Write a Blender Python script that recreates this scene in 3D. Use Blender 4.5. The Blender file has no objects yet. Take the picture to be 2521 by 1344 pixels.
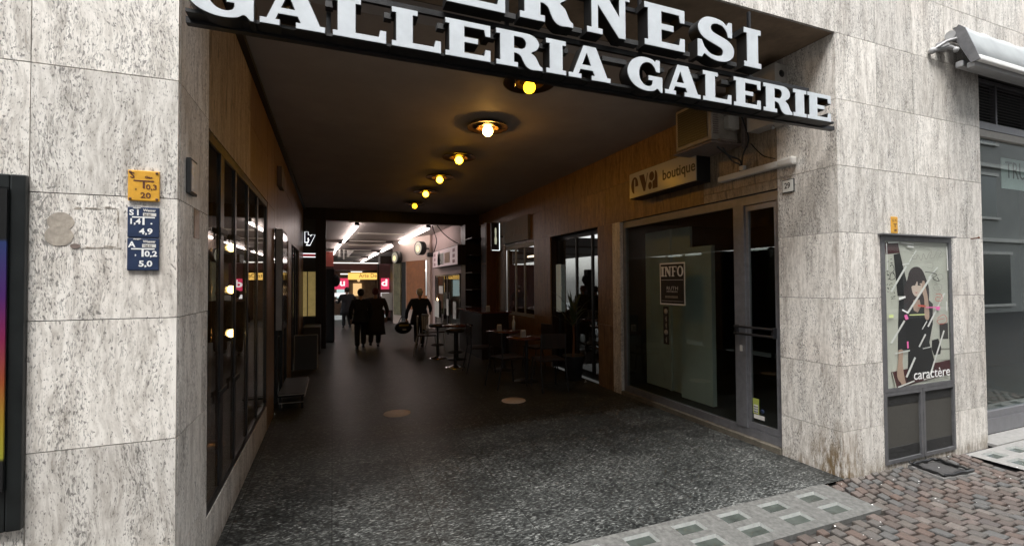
import bpy, bmesh, math, random
from mathutils import Vector, Matrix
R = math.radians
rnd = random.Random(11)
sc = bpy.context.scene
col = sc.collection

# ------------------------------------------------------------------ camera
CAM = Vector((0, 0, 1.6))
YAW, PITCH, ROLL = .37109, .020413, -.006636
FPX = 1137.5
_f = Vector((math.sin(YAW), math.cos(YAW), 0)); _r = Vector((math.cos(YAW), -math.sin(YAW), 0)); _u = Vector((0, 0, 1))
_f2 = _f*math.cos(PITCH)+_u*math.sin(PITCH); _u2 = -_f*math.sin(PITCH)+_u*math.cos(PITCH)
_r3 = _r*math.cos(ROLL)+_u2*math.sin(ROLL); _u3 = -_r*math.sin(ROLL)+_u2*math.cos(ROLL)
cd = bpy.data.cameras.new('camera'); cam = bpy.data.objects.new('camera', cd); col.objects.link(cam)
m = Matrix.Identity(4)
for i in range(3):
    m[i][0] = _r3[i]; m[i][1] = _u3[i]; m[i][2] = -_f2[i]; m[i][3] = CAM[i]
cam.matrix_world = m
cd.sensor_width = 36; cd.lens = 36*FPX/2521; cd.clip_start = .05; cd.clip_end = 500
sc.camera = cam

def at(px, py, ax, v):
    """point where the sight line through a photo pixel meets the plane axis=v"""
    d = _f2+_r3*((px-1260.5)/FPX)-_u3*((py-672)/FPX)
    return CAM+d*((v-CAM[ax])/d[ax])

# ------------------------------------------------------------------ world, sun, exposure
SUN_EL, SUN_AZ = R(62), R(205)          # azimuth clockwise from +y
w = bpy.data.worlds.new('World'); sc.world = w; w.use_nodes = True
nt = w.node_tree; nt.nodes.clear()
sky = nt.nodes.new('ShaderNodeTexSky'); sky.sky_type = 'NISHITA'; sky.sun_disc = False
sky.sun_elevation = SUN_EL; sky.sun_rotation = SUN_AZ; sky.dust_density = 3; sky.air_density = 1.2
hs = nt.nodes.new('ShaderNodeHueSaturation'); hs.inputs['Saturation'].default_value = .22
bg = nt.nodes.new('ShaderNodeBackground'); bg.inputs[1].default_value = .15
wo = nt.nodes.new('ShaderNodeOutputWorld')
nt.links.new(sky.outputs[0], hs.inputs['Color']); nt.links.new(hs.outputs[0], bg.inputs[0]); nt.links.new(bg.outputs[0], wo.inputs[0])
sl = bpy.data.lights.new('sun', 'SUN'); sl.energy = 1.5; sl.angle = R(40); sl.color = (1, .98, .95)
so = bpy.data.objects.new('sun', sl); col.objects.link(so)
sd = Vector((math.sin(SUN_AZ)*math.cos(SUN_EL), math.cos(SUN_AZ)*math.cos(SUN_EL), math.sin(SUN_EL)))
so.rotation_euler = (-sd).to_track_quat('-Z', 'Y').to_euler(); so.location = (0, -5, 12)
sc.view_settings.view_transform = 'Standard'; sc.view_settings.look = 'None'
sc.view_settings.exposure = 2.05; sc.view_settings.gamma = 1

# ------------------------------------------------------------------ materials
M = {}
def mat(name, c, rough=.6, metal=0., spec=.5, emit=None, es=0., var=0., scale=20., bump=0.):
    if name in M: return M[name]
    mt = bpy.data.materials.new(name); mt.use_nodes = True; n = mt.node_tree.nodes; l = mt.node_tree.links
    b = n['Principled BSDF']; b.inputs['Base Color'].default_value = (*c, 1); b.inputs['Roughness'].default_value = rough
    b.inputs['Metallic'].default_value = metal; b.inputs['Specular IOR Level'].default_value = spec
    if emit: b.inputs['Emission Color'].default_value = (*emit, 1); b.inputs['Emission Strength'].default_value = es
    if var or bump:
        tc = n.new('ShaderNodeTexCoord'); no = n.new('ShaderNodeTexNoise'); no.inputs['Scale'].default_value = scale
        no.inputs['Detail'].default_value = 6; no.inputs['Roughness'].default_value = .65
        l.new(tc.outputs['Object'], no.inputs['Vector'])
        if var:
            cr = n.new('ShaderNodeValToRGB'); cr.color_ramp.elements[0].position = .3; cr.color_ramp.elements[1].position = .7
            cr.color_ramp.elements[0].color = (*[x*(1-var) for x in c], 1); cr.color_ramp.elements[1].color = (*[min(1, x*(1+var)) for x in c], 1)
            l.new(no.outputs['Fac'], cr.inputs[0]); l.new(cr.outputs[0], b.inputs['Base Color'])
            ma = n.new('ShaderNodeMapRange'); ma.inputs['To Min'].default_value = max(0, rough-.12); ma.inputs['To Max'].default_value = min(1, rough+.12)
            l.new(no.outputs['Fac'], ma.inputs['Value']); l.new(ma.outputs[0], b.inputs['Roughness'])
        if bump:
            bp = n.new('ShaderNodeBump'); bp.inputs['Strength'].default_value = bump; bp.inputs['Distance'].default_value = .004
            l.new(no.outputs['Fac'], bp.inputs['Height']); l.new(bp.outputs[0], b.inputs['Normal'])
    M[name] = mt; return mt

def ramp(n, pts):
    r = n.new('ShaderNodeValToRGB'); e = r.color_ramp.elements
    while len(e) < len(pts): e.new(.5)
    for i, (p, c) in enumerate(pts):
        e[i].position = p; e[i].color = (*c, 1) if len(c) == 3 else c
    return r
def mth(n, l, op, a, b=None, clamp=False):
    q = n.new('ShaderNodeMath'); q.operation = op; q.use_clamp = clamp
    for i, v in enumerate((a, b)):
        if v is None: continue
        if isinstance(v, (int, float)): q.inputs[i].default_value = v
        else: l.new(v, q.inputs[i])
    return q.outputs[0]
def mixc(n, l, f, a, b, mode='MIX'):
    q = n.new('ShaderNodeMix'); q.data_type = 'RGBA'; q.blend_type = mode
    for s, v in ((q.inputs[0], f), (q.inputs[6], a), (q.inputs[7], b)):
        if isinstance(v, (int, float)): s.default_value = v
        elif isinstance(v, tuple): s.default_value = (*v, 1)
        else: l.new(v, s)
    return q.outputs[2]
def noise(n, l, vec, scale, detail=4, rough=.55, dist=0.):
    q = n.new('ShaderNodeTexNoise'); q.inputs['Scale'].default_value = scale; q.inputs['Detail'].default_value = detail
    q.inputs['Roughness'].default_value = rough; q.inputs['Distortion'].default_value = dist
    l.new(vec, q.inputs['Vector']); return q.outputs['Fac']
def mapping(n, l, vec, sc_, loc=None):
    q = n.new('ShaderNodeMapping'); q.inputs['Scale'].default_value = sc_; l.new(vec, q.inputs['Vector'])
    if loc is not None: l.new(loc, q.inputs['Location'])
    return q.outputs[0]
def rng(n, l, v, a, b, c=0., d=1.):
    q = n.new('ShaderNodeMapRange'); q.interpolation_type = 'SMOOTHSTEP'
    q.inputs['From Min'].default_value = a; q.inputs['From Max'].default_value = b; q.inputs['To Min'].default_value = c; q.inputs['To Max'].default_value = d
    l.new(v, q.inputs['Value']); return q.outputs[0]

def travertine(name, light, mid, dark, rough=.55, pits=1., stain=False, streak=.0):
    mt = bpy.data.materials.new(name); mt.use_nodes = True; n = mt.node_tree.nodes; l = mt.node_tree.links; b = n['Principled BSDF']
    tc = n.new('ShaderNodeTexCoord'); geo = n.new('ShaderNodeNewGeometry')
    isl = geo.outputs['Random Per Island']
    off = n.new('ShaderNodeCombineXYZ')
    for i, k in enumerate((37., 53., 71.)):
        l.new(mth(n, l, 'MULTIPLY', isl, k), off.inputs[i])
    add = n.new('ShaderNodeVectorMath'); add.operation = 'ADD'; l.new(tc.outputs['Object'], add.inputs[0]); l.new(off.outputs[0], add.inputs[1])
    v = add.outputs[0]
    # warp so that the veins wander
    wn = n.new('ShaderNodeTexNoise'); wn.inputs['Scale'].default_value = 3.; wn.inputs['Detail'].default_value = 3; l.new(v, wn.inputs['Vector'])
    wv = n.new('ShaderNodeVectorMath'); wv.operation = 'MULTIPLY_ADD'; l.new(wn.outputs['Color'], wv.inputs[0]); wv.inputs[1].default_value = (.10, .10, .1); l.new(v, wv.inputs[2])
    v = wv.outputs[0]
    s1 = noise(n, l, mapping(n, l, v, (9, 9, .9)), 1.6, 6, .65)
    s2 = noise(n, l, mapping(n, l, v, (64, 64, 6)), 1., 4, .6)
    s3 = noise(n, l, mapping(n, l, v, (22, 22, 14)), 1., 6, .75)
    t = mth(n, l, 'ADD', mth(n, l, 'MULTIPLY', s1, .40), mth(n, l, 'ADD', mth(n, l, 'MULTIPLY', s2, .34), mth(n, l, 'MULTIPLY', s3, .26)))
    base = ramp(n, [(.36, dark), (.47, mid), (.55, light), (.72, tuple(min(1, x*1.08) for x in light))]); l.new(t, base.inputs[0])
    # pits: short dark dashes gathered in vertical bands
    p1 = noise(n, l, mapping(n, l, v, (125, 125, 48)), 1., 2, .5)
    band = noise(n, l, mapping(n, l, v, (8, 8, 1.2)), 1., 3, .6)
    th = mth(n, l, 'ADD', p1, mth(n, l, 'MULTIPLY', band, .42))
    pit = rng(n, l, th, .82, .875)
    p2 = noise(n, l, mapping(n, l, v, (210, 210, 45)), 1., 2, .5)
    pit2 = rng(n, l, mth(n, l, 'ADD', p2, mth(n, l, 'MULTIPLY', band, .5)), .80, .88)
    pt = mth(n, l, 'MAXIMUM', pit, mth(n, l, 'MULTIPLY', pit2, .6))
    pt = mth(n, l, 'MULTIPLY', pt, .75*pits)
    c = mixc(n, l, pt, base.outputs[0], tuple(x*.16 for x in mid))
    if streak:
        sk = noise(n, l, mapping(n, l, v, (26, 26, 2.2)), 1., 3, .6)
        c = mixc(n, l, mth(n, l, 'MULTIPLY', rng(n, l, sk, .57, .68), streak), c, tuple(x*.25 for x in mid))
    # each slab its own tone
    tone = n.new('ShaderNodeMapRange'); tone.inputs['To Min'].default_value = .86; tone.inputs['To Max'].default_value = 1.06; l.new(isl, tone.inputs['Value'])
    c = mixc(n, l, 1., c, tone.outputs[0], 'MULTIPLY')
    warm = mixc(n, l, mth(n, l, 'MULTIPLY', rng(n, l, noise(n, l, tc.outputs['Object'], 1.3, 3), .5, .75), .35), c, (.55, .42, .33), 'MULTIPLY')
    warm = mixc(n, l, .5, c, warm)
    # run-off grime hanging below the courses
    gn = noise(n, l, mapping(n, l, tc.outputs['Object'], (7, 7, .8)), 1., 5, .7)
    warm = mixc(n, l, mth(n, l, 'MULTIPLY', rng(n, l, gn, .55, .75), .3), warm, (.35, .34, .33), 'MULTIPLY')
    if stain:
        sx = n.new('ShaderNodeSeparateXYZ'); l.new(tc.outputs['Object'], sx.inputs[0])
        lowm = rng(n, l, sx.outputs[2], .55, .0)
        cx = rng(n, l, mth(n, l, 'ABSOLUTE', mth(n, l, 'SUBTRACT', sx.outputs[0], 3.87)), .32, .0)
        cy = rng(n, l, mth(n, l, 'ABSOLUTE', mth(n, l, 'SUBTRACT', sx.outputs[1], 2.57)), .42, .0)
        nn = rng(n, l, noise(n, l, mapping(n, l, tc.outputs['Object'], (30, 30, 7)), 1., 5, .7), .36, .62)
        f = mth(n, l, 'MULTIPLY', mth(n, l, 'MULTIPLY', lowm, mth(n, l, 'MULTIPLY', cx, cy)), nn)
        low2 = mth(n, l, 'MULTIPLY', rng(n, l, sx.outputs[2], .14, .0), mth(n, l, 'MULTIPLY', nn, .6))
        f = mth(n, l, 'MAXIMUM', mth(n, l, 'MULTIPLY', f, 1.25, True), low2)
        warm = mixc(n, l, f, warm, (.17, .115, .055))
    l.new(warm, b.inputs['Base Color']); b.inputs['Roughness'].default_value = rough
    bp = n.new('ShaderNodeBump'); bp.inputs['Strength'].default_value = .35; bp.inputs['Distance'].default_value = .004
    hh = mth(n, l, 'SUBTRACT', mth(n, l, 'MULTIPLY', t, .5), pt); l.new(hh, bp.inputs['Height']); l.new(bp.outputs[0], b.inputs['Normal'])
    M[name] = mt; return mt
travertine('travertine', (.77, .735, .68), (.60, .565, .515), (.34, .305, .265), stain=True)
travertine('warm_dimmed_travertine', (.25, .150, .070), (.185, .105, .046), (.10, .055, .022), rough=.35, pits=.45, streak=.6)  # same stone as outside, deep-passage dimness and warm lamplight put into its colour

travertine('half_dimmed_travertine', (.39, .305, .215), (.29, .22, .15), (.15, .11, .07), pits=.8, streak=.75)  # in-between copy of that stone, fading daylight worked into the colour
def floor_mat():
    mt = bpy.data.materials.new('serpentine_floor'); mt.use_nodes = True; n = mt.node_tree.nodes; l = mt.node_tree.links; b = n['Principled BSDF']
    tc = n.new('ShaderNodeTexCoord'); v = tc.outputs['Object']
    wn = n.new('ShaderNodeTexNoise'); wn.inputs['Scale'].default_value = 14; wn.inputs['Detail'].default_value = 3; l.new(v, wn.inputs['Vector'])
    wv = n.new('ShaderNodeVectorMath'); wv.operation = 'MULTIPLY_ADD'; l.new(wn.outputs['Color'], wv.inputs[0]); wv.inputs[1].default_value = (.05, .05, 0); l.new(v, wv.inputs[2])
    a = noise(n, l, mapping(n, l, wv.outputs[0], (31, 86, 1)), 1., 3, .6, .6)
    big = noise(n, l, mapping(n, l, v, (1.6, 2.2, 1)), 1., 4, .6)
    mid_ = noise(n, l, mapping(n, l, v, (9, 13, 1)), 1., 3, .6)
    t = mth(n, l, 'ADD', a, mth(n, l, 'ADD', mth(n, l, 'MULTIPLY', mth(n, l, 'SUBTRACT', big, .5), .22), mth(n, l, 'MULTIPLY', mth(n, l, 'SUBTRACT', mid_, .5), .22)))
    r = ramp(n, [(.37, (.010, .011, .011)), (.48, (.032, .034, .033)), (.575, (.088, .092, .088)), (.70, (.28, .29, .275))]); l.new(t, r.inputs[0])
    # slab joints, 0.6 x 0.6
    br = n.new('ShaderNodeTexBrick'); br.offset = 0; br.inputs['Scale'].default_value = 1; br.inputs['Mortar Size'].default_value = .0025
    br.inputs['Brick Width'].default_value = .62; br.inputs['Row Height'].default_value = .62
    br.inputs['Color1'].default_value = (1, 1, 1, 1); br.inputs['Color2'].default_value = (.68, .68, .68, 1); br.inputs['Mortar'].default_value = (.1, .1, .1, 1)
    l.new(v, br.inputs['Vector'])
    c = mixc(n, l, .9, r.outputs[0], br.outputs['Color'], 'MULTIPLY')
    l.new(c, b.inputs['Base Color'])
    rr = rng(n, l, t, .42, .68, .36, .55); l.new(rr, b.inputs['Roughness']); b.inputs['Specular IOR Level'].default_value = .12
    bp = n.new('ShaderNodeBump'); bp.inputs['Strength'].default_value = .25; bp.inputs['Distance'].default_value = .002
    l.new(t, bp.inputs['Height']); l.new(bp.outputs[0], b.inputs['Normal'])
    M['floor'] = mt
floor_mat()

def cobble_mat():
    mt = bpy.data.materials.new('porphyry'); mt.use_nodes = True; n = mt.node_tree.nodes; l = mt.node_tree.links; b = n['Principled BSDF']
    tc = n.new('ShaderNodeTexCoord'); geo = n.new('ShaderNodeNewGeometry')
    r = ramp(n, [(.0, (.080, .060, .050)), (.2, (.100, .087, .075)), (.36, (.105, .070, .055)), (.5, (.090, .083, .076)), (.64, (.085, .087, .085)), (.78, (.122, .094, .082)), (.9, (.150, .130, .115)), (.95, (.07, .058, .054))])
    r.color_ramp.interpolation = 'CONSTANT'
    l.new(geo.outputs['Random Per Island'], r.inputs[0])
    f = noise(n, l, tc.outputs['Object'], 90, 5, .7); f2 = noise(n, l, tc.outputs['Object'], 2.2, 3)
    c = mixc(n, l, 1., r.outputs[0], ramp_out(n, l, f, [(.3, (.6, .6, .6)), (.7, (1.25, 1.22, 1.2))]), 'MULTIPLY')
    c = mixc(n, l, mth(n, l, 'MULTIPLY', f2, .45), c, (.115, .105, .098))
    l.new(c, b.inputs['Base Color']); b.inputs['Roughness'].default_value = .62
    bp = n.new('ShaderNodeBump'); bp.inputs['Strength'].default_value = .5; bp.inputs['Distance'].default_value = .004
    l.new(f, bp.inputs['Height']); l.new(bp.outputs[0], b.inputs['Normal'])
    M['cobble'] = mt
def ramp_out(n, l, f, pts):
    r = ramp(n, pts); l.new(f, r.inputs[0]); return r.outputs[0]
cobble_mat()

def street_mat():
    mt = bpy.data.materials.new('street_setts'); mt.use_nodes = True; n = mt.node_tree.nodes; l = mt.node_tree.links; b = n['Principled BSDF']
    tc = n.new('ShaderNodeTexCoord')
    vo = n.new('ShaderNodeTexVoronoi'); vo.inputs['Scale'].default_value = 10; l.new(tc.outputs['Object'], vo.inputs['Vector'])
    vd = n.new('ShaderNodeTexVoronoi'); vd.feature = 'DISTANCE_TO_EDGE'; vd.inputs['Scale'].default_value = 10; l.new(tc.outputs['Object'], vd.inputs['Vector'])
    sep = n.new('ShaderNodeSeparateColor'); l.new(vo.outputs['Color'], sep.inputs[0])
    c = ramp_out(n, l, sep.outputs[0], [(.2, (.04, .03, .025)), (.5, (.045, .04, .035)), (.8, (.04, .04, .04))])
    c = mixc(n, l, rng(n, l, vd.outputs['Distance'], .03, .08), (.03, .028, .026), c)
    l.new(c, b.inputs['Base Color']); b.inputs['Roughness'].default_value = .8
    M['street'] = mt
street_mat()

def glass(name, tint=(1, 1, 1), ior=1.45, rough=0., boost=0.):
    mt = bpy.data.materials.new(name); mt.use_nodes = True; n = mt.node_tree.nodes; l = mt.node_tree.links; n.remove(n['Principled BSDF'])
    o = n['Material Output']; tr = n.new('ShaderNodeBsdfTransparent'); tr.inputs[0].default_value = (*tint, 1)
    gl = n.new('ShaderNodeBsdfGlossy'); gl.inputs['Roughness'].default_value = rough; gl.inputs['Color'].default_value = (.95, .97, .96, 1)
    fr = n.new('ShaderNodeFresnel'); gm = n.new('ShaderNodeNewGeometry')
    l.new(mth(n, l, 'ADD', ior, mth(n, l, 'MULTIPLY', gm.outputs['Backfacing'], 1/ior-ior)), fr.inputs['IOR'])
    mx = n.new('ShaderNodeMixShader'); l.new(mth(n, l, 'ADD', fr.outputs[0], boost, True), mx.inputs[0]); l.new(tr.outputs[0], mx.inputs[1]); l.new(gl.outputs[0], mx.inputs[2]); l.new(mx.outputs[0], o.inputs[0])
    M[name] = mt
glass('shop_glass', (.80, .84, .82), 1.55, 0, .03)
glass('street_glass', (.80, .85, .84), 1.6, 0, .03)
glass('cafe_glass', (.8, .8, .8), 1.6, .01, .14)
glass('case_glass', (.75, .75, .72), 1.5, 0, .05)

def wood_mat(name, a, bcol, rough=.4):
    mt = bpy.data.materials.new(name); mt.use_nodes = True; n = mt.node_tree.nodes; l = mt.node_tree.links; b = n['Principled BSDF']
    tc = n.new('ShaderNodeTexCoord'); f = noise(n, l, mapping(n, l, tc.outputs['Object'], (30, 30, 1.4)), 1., 5, .65, .8)
    l.new(ramp_out(n, l, f, [(.35, a), (.65, bcol)]), b.inputs['Base Color']); b.inputs['Roughness'].default_value = rough; b.inputs['Specular IOR Level'].default_value = .2
    M[name] = mt
wood_mat('wood', (.09, .038, .016), (.15, .07, .03))
wood_mat('dark_wood', (.014, .008, .006), (.03, .017, .011))
mat('plaster', (.33, .285, .25), .75, var=.13, scale=1.6, bump=.15)
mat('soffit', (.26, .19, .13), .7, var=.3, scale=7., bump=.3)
mat('hall_plaster', (.36, .32, .30), .7, var=.05, scale=4.)
mat('pink_wall', (.50, .37, .35), .7, var=.05, scale=3.)
mat('black', (.008, .008, .008), .5); mat('black_metal', (.012, .012, .013), .38, var=.3)
mat('charcoal', (.03, .03, .03), .6, var=.3)
mat('sign_white', (.56, .60, .63), .42, var=.09, scale=11.)
mat('bronze', (.018, .010, .006), .4, .3); mat('brass', (.30, .17, .06), .35, .9)
mat('alu', (.22, .22, .235), .42, .5, var=.15, scale=15.); mat('alu_dark', (.03, .03, .033), .4, .5, var=.2, scale=15)
mat('grey_metal', (.30, .30, .30), .5, var=.12, scale=12.); mat('off_white', (.55, .53, .49), .55, var=.1, scale=8.)
mat('dirty_white', (.40, .38, .34), .6, var=.2, scale=9., bump=.1)
mat('white', (.8, .8, .78), .5); mat('paper', (.62, .60, .56), .8)
mat('concrete', (.115, .115, .108), .85, var=.4, scale=28., bump=.5)
mat('pale_concrete', (.22, .215, .205), .8, var=.2, scale=24., bump=.4)
mat('block_glass', (.055, .064, .057), .22, var=.35, scale=7.); mat('block_rim', (.30, .31, .295), .35, var=.15, scale=30)
mat('blue_plate', (.018, .032, .075), .4, var=.15, scale=30); mat('yellow_plate', (.62, .32, .03), .45, var=.12, scale=40)
mat('ink', (.02, .015, .012), .5); mat('rust', (.12, .05, .025), .7); mat('brown_ink', (.10, .03, .015), .5)
mat('grime', (.34, .30, .25), .8, var=.3, scale=40); mat('grime_dark', (.17, .13, .11), .8, var=.3, scale=60)
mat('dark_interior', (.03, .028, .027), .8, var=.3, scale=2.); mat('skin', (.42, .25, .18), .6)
mat('cloth_black', (.012, .012, .016), .9, var=.3, scale=30); mat('cloth_navy', (.014, .016, .028), .9); mat('cloth_brown', (.03, .022, .02), .9)
mat('hair_dark', (.02, .014, .01), .7); mat('hair_white', (.8, .74, .66), .8, var=.3, scale=60); mat('cap_red', (.12, .03, .03), .9)
mat('chrome', (.7, .7, .72), .12, 1.); mat('awning_cloth', (.30, .32, .325), .8, var=.12, scale=4.)
mat('mesh_panel', (.055, .052, .045), .6, var=.2, scale=50); mat('frame_grey', (.13, .13, .135), .45, .3, var=.2, scale=20)
mat('facade_opposite', (.30, .295, .28), .8, var=.12, scale=1.2); mat('window_dark', (.03, .035, .035), .15)
mat('tube_lit', (1, 1, 1), .5, emit=(1, .86, .82), es=3.2)
mat('bulb_dim', (.9, .6, .1), .3, emit=(1., .47, .012), es=1.9)
mat('bulb_hot', (.9, .7, .3), .3, emit=(1., .50, .10), es=32.)
mat('bulb_mid', (.9, .6, .1), .3, emit=(1., .45, .012), es=11.)
mat('case_bulb', (1, .8, .4), .3, emit=(1., .62, .22), es=9.)

# ------------------------------------------------------------------ mesh helpers
class MB:
    def __init__(s): s.v = []; s.f = []; s.mi = []; s.k = 0; s.smooth = []
    def add(s, vs, fs, sm=False):
        o = len(s.v); s.v += [Vector(v) for v in vs]
        for f in fs: s.f.append([i+o for i in f]); s.mi.append(s.k); s.smooth.append(sm)
        return s
    def box(s, a, b):
        x0, y0, z0 = [min(a[i], b[i]) for i in range(3)]; x1, y1, z1 = [max(a[i], b[i]) for i in range(3)]
        return s.add([(x0, y0, z0), (x1, y0, z0), (x1, y1, z0), (x0, y1, z0), (x0, y0, z1), (x1, y0, z1), (x1, y1, z1), (x0, y1, z1)],
                     [(0, 3, 2, 1), (4, 5, 6, 7), (0, 1, 5, 4), (1, 2, 6, 5), (2, 3, 7, 6), (3, 0, 4, 7)])
    def bbox(s, a, b, r):
        """box with chamfered edges"""
        bm = bmesh.new(); bmesh.ops.create_cube(bm, size=1)
        c = [(a[i]+b[i])/2 for i in range(3)]; d = [abs(b[i]-a[i]) for i in range(3)]
        for v in bm.verts: v.co = Vector([v.co[i]*d[i]+c[i] for i in range(3)])
        bmesh.ops.bevel(bm, geom=bm.edges[:], offset=min(r, min(d)*.45), segments=2, affect='EDGES', profile=.6)
        bm.verts.index_update(); s.add([v.co.copy() for v in bm.verts], [[v.index for v in f.verts] for f in bm.faces]); bm.free(); return s
    def tube(s, pts, r, n=8, caps=True):
        pts = [Vector(p) for p in pts]; rs = r if isinstance(r, (list, tuple)) else [r]*len(pts); rings = []
        for i, p in enumerate(pts):
            t = (pts[min(i+1, len(pts)-1)]-pts[max(i-1, 0)]).normalized()
            a = Vector((0, 0, 1)) if abs(t.z) < .9 else Vector((1, 0, 0)); x = t.cross(a).normalized(); y = t.cross(x)
            rings.append([p+(x*math.cos(k*2*math.pi/n)+y*math.sin(k*2*math.pi/n))*rs[i] for k in range(n)])
        vs = [v for r_ in rings for v in r_]; fs = [(i*n+k, i*n+(k+1) % n, (i+1)*n+(k+1) % n, (i+1)*n+k) for i in range(len(pts)-1) for k in range(n)]
        s.add(vs, fs, True)
        if caps: s.add(rings[0], [list(range(n))]); s.add(rings[-1], [list(range(n))[::-1]])
        return s
    def lathe(s, c, prof, n=24, ax=2):
        c = Vector(c); vs = []; 
        for r, h in prof:
            for k in range(n):
                a = k*2*math.pi/n; p = [r*math.cos(a), r*math.sin(a), h]
                if ax == 0: p = [h, p[0], p[1]]
                if ax == 1: p = [p[0], h, p[1]]
                vs.append(c+Vector(p))
        m_ = len(prof); fs = [(i*n+k, i*n+(k+1) % n, (i+1)*n+(k+1) % n, (i+1)*n+k) for i in range(m_-1) for k in range(n)]
        return s.add(vs, fs, True)
    def ball(s, c, r, n=16, sq=(1, 1, 1)):
        prof = [(max(1e-4, math.sin(math.pi*i/n)), -math.cos(math.pi*i/n)) for i in range(n+1)]
        o = len(s.v); s.lathe((0, 0, 0), prof, n)
        for i in range(o, len(s.v)): v = s.v[i]; s.v[i] = Vector((v.x*r*sq[0]+c[0], v.y*r*sq[1]+c[1], v.z*r*sq[2]+c[2]))
        return s
    def prism(s, pts, f):
        """pts: 2d outline, f(u,v,w)->3d; extruded from w=0 to w=1"""
        n = len(pts); vs = [f(u, v, 0) for u, v in pts]+[f(u, v, 1) for u, v in pts]
        return s.add(vs, [list(range(n))[::-1], [i+n for i in range(n)]]+[(i, (i+1) % n, (i+1) % n+n, i+n) for i in range(n)])
    def merge(s, o, M4=None):
        k = len(s.v); s.v += [(M4 @ v if M4 else v.copy()) for v in o.v]
        s.f += [[i+k for i in f] for f in o.f]; s.mi += o.mi; s.smooth += o.smooth; return s
    def mesh(s, name, mats, origin=(0, 0, 0)):
        me = bpy.data.meshes.new(name); og = Vector(origin)
        me.from_pydata([tuple(v-og) for v in s.v], [], s.f)
        for mm in (mats if isinstance(mats, (list, tuple)) else [mats]): me.materials.append(M[mm] if isinstance(mm, str) else mm)
        for p, k, sm in zip(me.polygons, s.mi, s.smooth): p.material_index = k; p.use_smooth = sm
        bm = bmesh.new(); bm.from_mesh(me); bmesh.ops.recalc_face_normals(bm, faces=bm.faces); bm.to_mesh(me); bm.free()
        return me

def tag(o, label=None, cat=None, group=None, kind=None):
    if label: o['label'] = label
    if cat: o['category'] = cat
    if group: o['group'] = group
    if kind: o['kind'] = kind
    return o
def thing(name, label, cat, loc=(0, 0, 0), rz=0, group=None):
    o = bpy.data.objects.new(name, None); col.objects.link(o); o.location = loc; o.rotation_euler = (0, 0, rz); o.empty_display_size = .1
    return tag(o, label, cat, group)
ORG = {}
def part(name, mb, mt, parent=None, label=None, local=False):
    """mesh part; vertices are world coordinates unless local"""
    og = Vector((0, 0, 0)); p = parent
    if not local:
        while p is not None: og += p.location; p = p.parent
    me = mb.mesh(name, mt, og); o = bpy.data.objects.new(name, me); col.objects.link(o); o.parent = parent
    if label: o['label'] = label
    return o
def parts(name, mb, mt, parent):
    """one part per separate piece of mb"""
    par = list(range(len(mb.v)))
    def find(i):
        while par[i] != i: par[i] = par[par[i]]; i = par[i]
        return i
    for f in mb.f:
        for a_ in f[1:]: par[find(a_)] = find(f[0])
    g = {}
    for f, k, sm_ in zip(mb.f, mb.mi, mb.smooth): g.setdefault(find(f[0]), []).append((f, k, sm_))
    for r_, fl in g.items():
        ids = sorted({i for f, _, _ in fl for i in f}); mp = {i: j for j, i in enumerate(ids)}; nb = MB()
        nb.v = [mb.v[i] for i in ids]; nb.f = [[mp[i] for i in f] for f, _, _ in fl]; nb.mi = [k for _, k, _ in fl]; nb.smooth = [q for _, _, q in fl]
        part(name, nb, mt, parent)
def solo(name, mb, mt, label, cat, group=None, loc=None):
    loc = loc or (sum((v for v in mb.v), Vector())/len(mb.v)); me = mb.mesh(name, mt, loc); o = bpy.data.objects.new(name, me)
    o.location = loc; col.objects.link(o); return tag(o, label, cat, group)
def struct(name, mb, mt):
    o = bpy.data.objects.new(name, mb.mesh(name, mt)); col.objects.link(o); o['kind'] = 'structure'; return o
def copy_thing(root, loc, rz=None, label=None):
    def rec(o, par):
        c = o.copy(); col.objects.link(c); c.parent = par
        for ch in list(o.children): rec(ch, c)
        return c
    c = rec(root, None); c.location = loc
    if rz is not None: c.rotation_euler = (0, 0, rz)
    if label: c['label'] = label
    return c

FAC = lambda y: (lambda u, v, w_: Vector((u, y-w_, v)))              # facing the street (-y)
def frame_at(kind, o):
    """text frames: 'f' faces -y, 'r' faces -x (right wall), 'l' faces +x (left wall)"""
    E = {'f': (R(90), 0, 0), 'r': (R(90), 0, R(-90)), 'l': (R(90), 0, R(90))}[kind]
    from mathutils import Euler
    return Matrix.Translation(o) @ Euler(E).to_matrix().to_4x4()
def curve_mb(cu, M4=None):
    ob = bpy.data.objects.new('tmp', cu); col.objects.link(ob); dg = bpy.context.evaluated_depsgraph_get()
    me = bpy.data.meshes.new_from_object(ob.evaluated_get(dg)); bpy.data.objects.remove(ob)
    mb = MB(); mb.add([(M4 @ v.co if M4 else v.co.copy()) for v in me.vertices], [list(p.vertices) for p in me.polygons]); bpy.data.meshes.remove(me); return mb
def text(s, size, M4, ext=.0006, sx=1., off=0., align='LEFT', width=None):
    cu = bpy.data.curves.new('t', 'FONT'); cu.body = s; cu.size = size; cu.extrude = ext; cu.offset = off; cu.align_x = align; cu.resolution_u = 3
    mb = curve_mb(cu)
    if width:
        xs = [v.x for v in mb.v]; k = width/(max(xs)-min(xs)); x0 = min(xs) if align == 'LEFT' else 0
        for v in mb.v: v.x = (v.x-x0)*k
    for v in mb.v: v.x *= sx
    for i, v in enumerate(mb.v): mb.v[i] = M4 @ v
    return mb

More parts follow.
